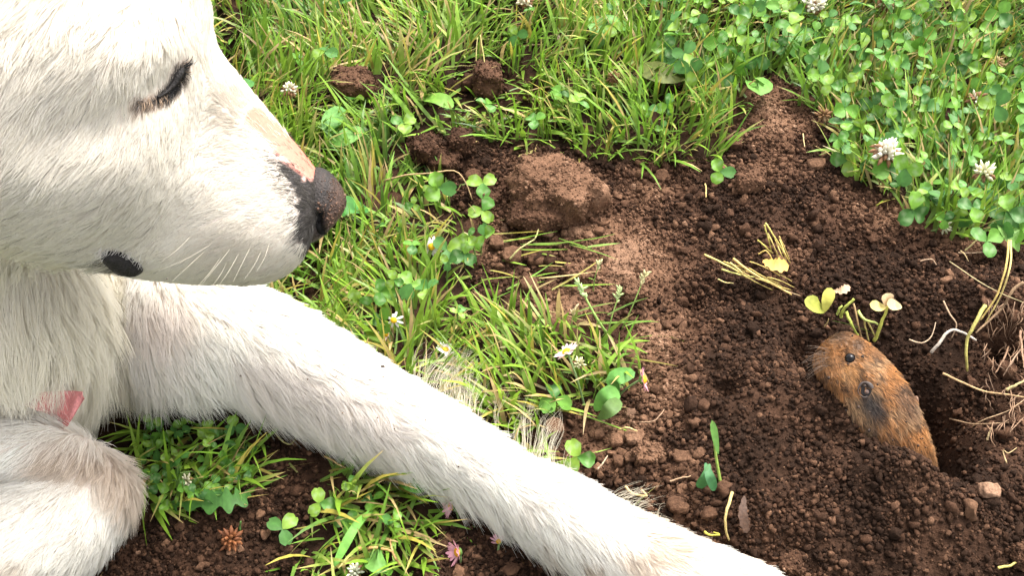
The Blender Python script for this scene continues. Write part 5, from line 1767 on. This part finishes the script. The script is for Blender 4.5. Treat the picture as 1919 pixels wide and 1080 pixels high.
clod(1035, 345, 165, 125, 'biggest lump of dry earth, flat topped, at the soil edge', .62, .02, 1, 5, rough=.30, fine=.06, sink=.62)
clod(1010, 395, 120, 60, 'crumbling foot of the biggest earth lump', .36, 0, 2, 4, rough=.2, fine=.05)
clod(664, 165, 78, 46, 'flat brown clod lying alone in the lawn', .40, 0, 3, 4, sink=-.35)
clod(915, 160, 56, 66, 'round fibrous clod standing in the lawn', .38, 0, 4, 4, fine=.10, sink=-.15)
clod(880, 160, 34, 30, 'small dark clod leaning on the fibrous clod', .22, 0, 5, 3, sink=-.2)
clod(800, 285, 50, 52, 'dark knobbly clod leftmost of the crumbled heap', .22, 0, 6, 4, fine=.10, sink=0)
clod(835, 300, 60, 40, 'middle clod of the crumbled heap', .26, 0, 7, 4, fine=.10)
clod(865, 268, 52, 44, 'dark clod at the back of the crumbled heap', .22, 0, 8, 4, fine=.10, sink=0)
clod(888, 330, 26, 24, 'small round clod under the crumbled heap', .40, 0, 9, 3)
clod(912, 372, 56, 34, 'brown clod above the small clover', .30, 0, 10, 4)
clod(930, 455, 28, 26, 'round brown clod beside the loose grass', .50, .02, 11, 3)
clod(960, 478, 40, 28, 'larger brown clod among the loose grass', .50, .0, 12, 3)
clod(1005, 483, 38, 24, 'low clod right of the larger one in the loose grass', .42, 0, 13, 3)
clod(990, 535, 32, 30, 'rounded clod below the loose grass', .48, 0, 14, 3)
clod(1027, 435, 26, 18, 'pale pebble under the big earth lump', .85, .05, 15, 3, 'pebble', cat='pebble')
clod(1076, 434, 28, 18, 'second pale pebble under the big earth lump', .8, .03, 16, 3, 'pebble', cat='pebble')
clod(1104, 440, 16, 12, 'smallest pale pebble of the row under the lump', .8, .03, 17, 3, 'pebble', cat='pebble')
clod(1057, 436, 14, 14, 'small pebble between the two pale ones', .75, .02, 18, 3, 'pebble', cat='pebble')
clod(1085, 510, 54, 30, 'broad dry clod above the seed heads', .60, 0, 19, 4)
clod(1190, 545, 50, 40, 'dry clod behind the tan seed head', .60, 0, 20, 4)
clod(1405, 335, 60, 46, 'rough clod right of the lone seedling', .48, 0, 21, 4)
clod(1355, 200, 28, 22, 'clod at the left rim of the soil tongue', .42, 0, 22, 3)
clod(1375, 268, 32, 26, 'rounded clod lower on the left rim of the tongue', .34, 0, 23, 3)
clod(1528, 308, 34, 22, 'reddish stone at the right rim of the tongue', .6, 0, 24, 3, 'pebble', cat='pebble')
clod(1852, 918, 36, 26, 'pinkish tan pebble on the dark mound right of the burrow', .95, .10, 25, 3, 'pebble', cat='pebble')
clod(1155, 825, 26, 28, 'round tan pebble near the leg', .70, 0, 26, 3, 'pebble', cat='pebble', rough=.14)
clod(1188, 818, 38, 22, 'wide tan pebble above the flat dry scrap', .78, .0, 27, 3, 'pebble', cat='pebble', rough=.16)
clod(1123, 813, 18, 22, 'upright brown pebble near the leg', .62, 0, 28, 3, 'pebble', cat='pebble')
clod(1215, 848, 58, 34, 'flat dry scrap of earth among the pebbles', .66, 0, 29, 4)
clod(1181, 857, 26, 16, 'oval brown pebble under the wide one', .58, 0, 30, 3, 'pebble', cat='pebble')
clod(1158, 862, 22, 26, 'brown pebble under the round tan one', .50, 0, 31, 3, 'pebble', cat='pebble')
clod(1280, 855, 34, 20, 'low reddish clod right of the pebbles', .52, 0, 32, 3)
clod(1268, 945, 40, 32, 'rounded brown clod near the wilted sprig', .44, 0, 33, 3)
clod(1040, 800, 34, 40, 'brown clod behind the leg wisps', .52, 0, 34, 3)
clod(1482, 1055, 50, 36, 'rounded dark clod at the bottom near the paw', .32, 0, 35, 4)
clod(1912, 1040, 40, 40, 'brown clod at the lower picture edge', .40, 0, 36, 4)
clod(545, 1050, 36, 40, 'dark clod at the left of the lower grass patch', .10, -.02, 37, 4)
clod(1885, 690, 36, 30, 'reddish clod inside the dark root pit', .40, 0, 38, 3)
clod(1820, 470, 46, 34, 'dry clod under the broad clover leaf', .58, 0, 39, 4)
clod(1330, 960, 30, 24, 'small clod above the curved dry blade', .40, 0, 40, 3)
broad_leaf('bark_strip', [(1395, 930), (1392, 965), (1400, 1000)], [.010, .012, .008], .0034, (.060, .032, .020), 'ragged brown strip of bark behind the dry blade', 'bark', jag=.25, seed=81)
# unremarkable small clods
PEB = [clod_mesh('soil_clod', (.0032, .0028, .0024), 900 + i, .34, 2, .36 + .08 * (i % 5), 0, .13) for i in range(12)]
r3 = random.Random(5)
got = 0
ZN = [((1040, 780), (1320, 1000), 70), ((880, 430), (1140, 620), 45), ((780, 270), (1000, 420), 28), ((1000, 300), (1560, 480), 60), ((1340, 160), (1540, 330), 22), ((1200, 560), (1360, 800), 26), ((1750, 430), (1919, 720), 18), ((200, 960), (580, 1080), 20), ((780, 960), (1040, 1080), 14)]
for (xa, ya), (xb, yb), cnt in ZN:
    k = 0; tr = 0
    while k < cnt and tr < 800:
        tr += 1
        qx, qy = r3.uniform(xa, xb), r3.uniform(ya, yb)
        p = on_ground(qx, qy)
        if not soil_mask(np.array([p[0]]), np.array([p[1]]))[0] or under_dog(p[0], p[1], True):
            continue
        o = obj('small_clod', PEB[r3.randrange(12)], None, p + np.array([0, 0, .001]), None, 'clod', 'small rounded soil crumbs')
        s_ = r3.uniform(.4, 1.15) * (1.5 if r3.random() < .10 else 1)
        o.scale = (s_ * r3.uniform(.8, 1.2), s_ * r3.uniform(.8, 1.2), s_ * r3.uniform(.7, 1.1)); o.rotation_euler = (r3.uniform(-.6, .6), r3.uniform(-.6, .6), r3.uniform(0, 6.28))
        o['label'] = place_label(('tiny ' if s_ < .65 else 'larger ' if s_ > 1.1 else 'small ') + 'soil crumb', qx, qy, '') or 'small rounded crumb of dry soil on the bare earth'
        k += 1
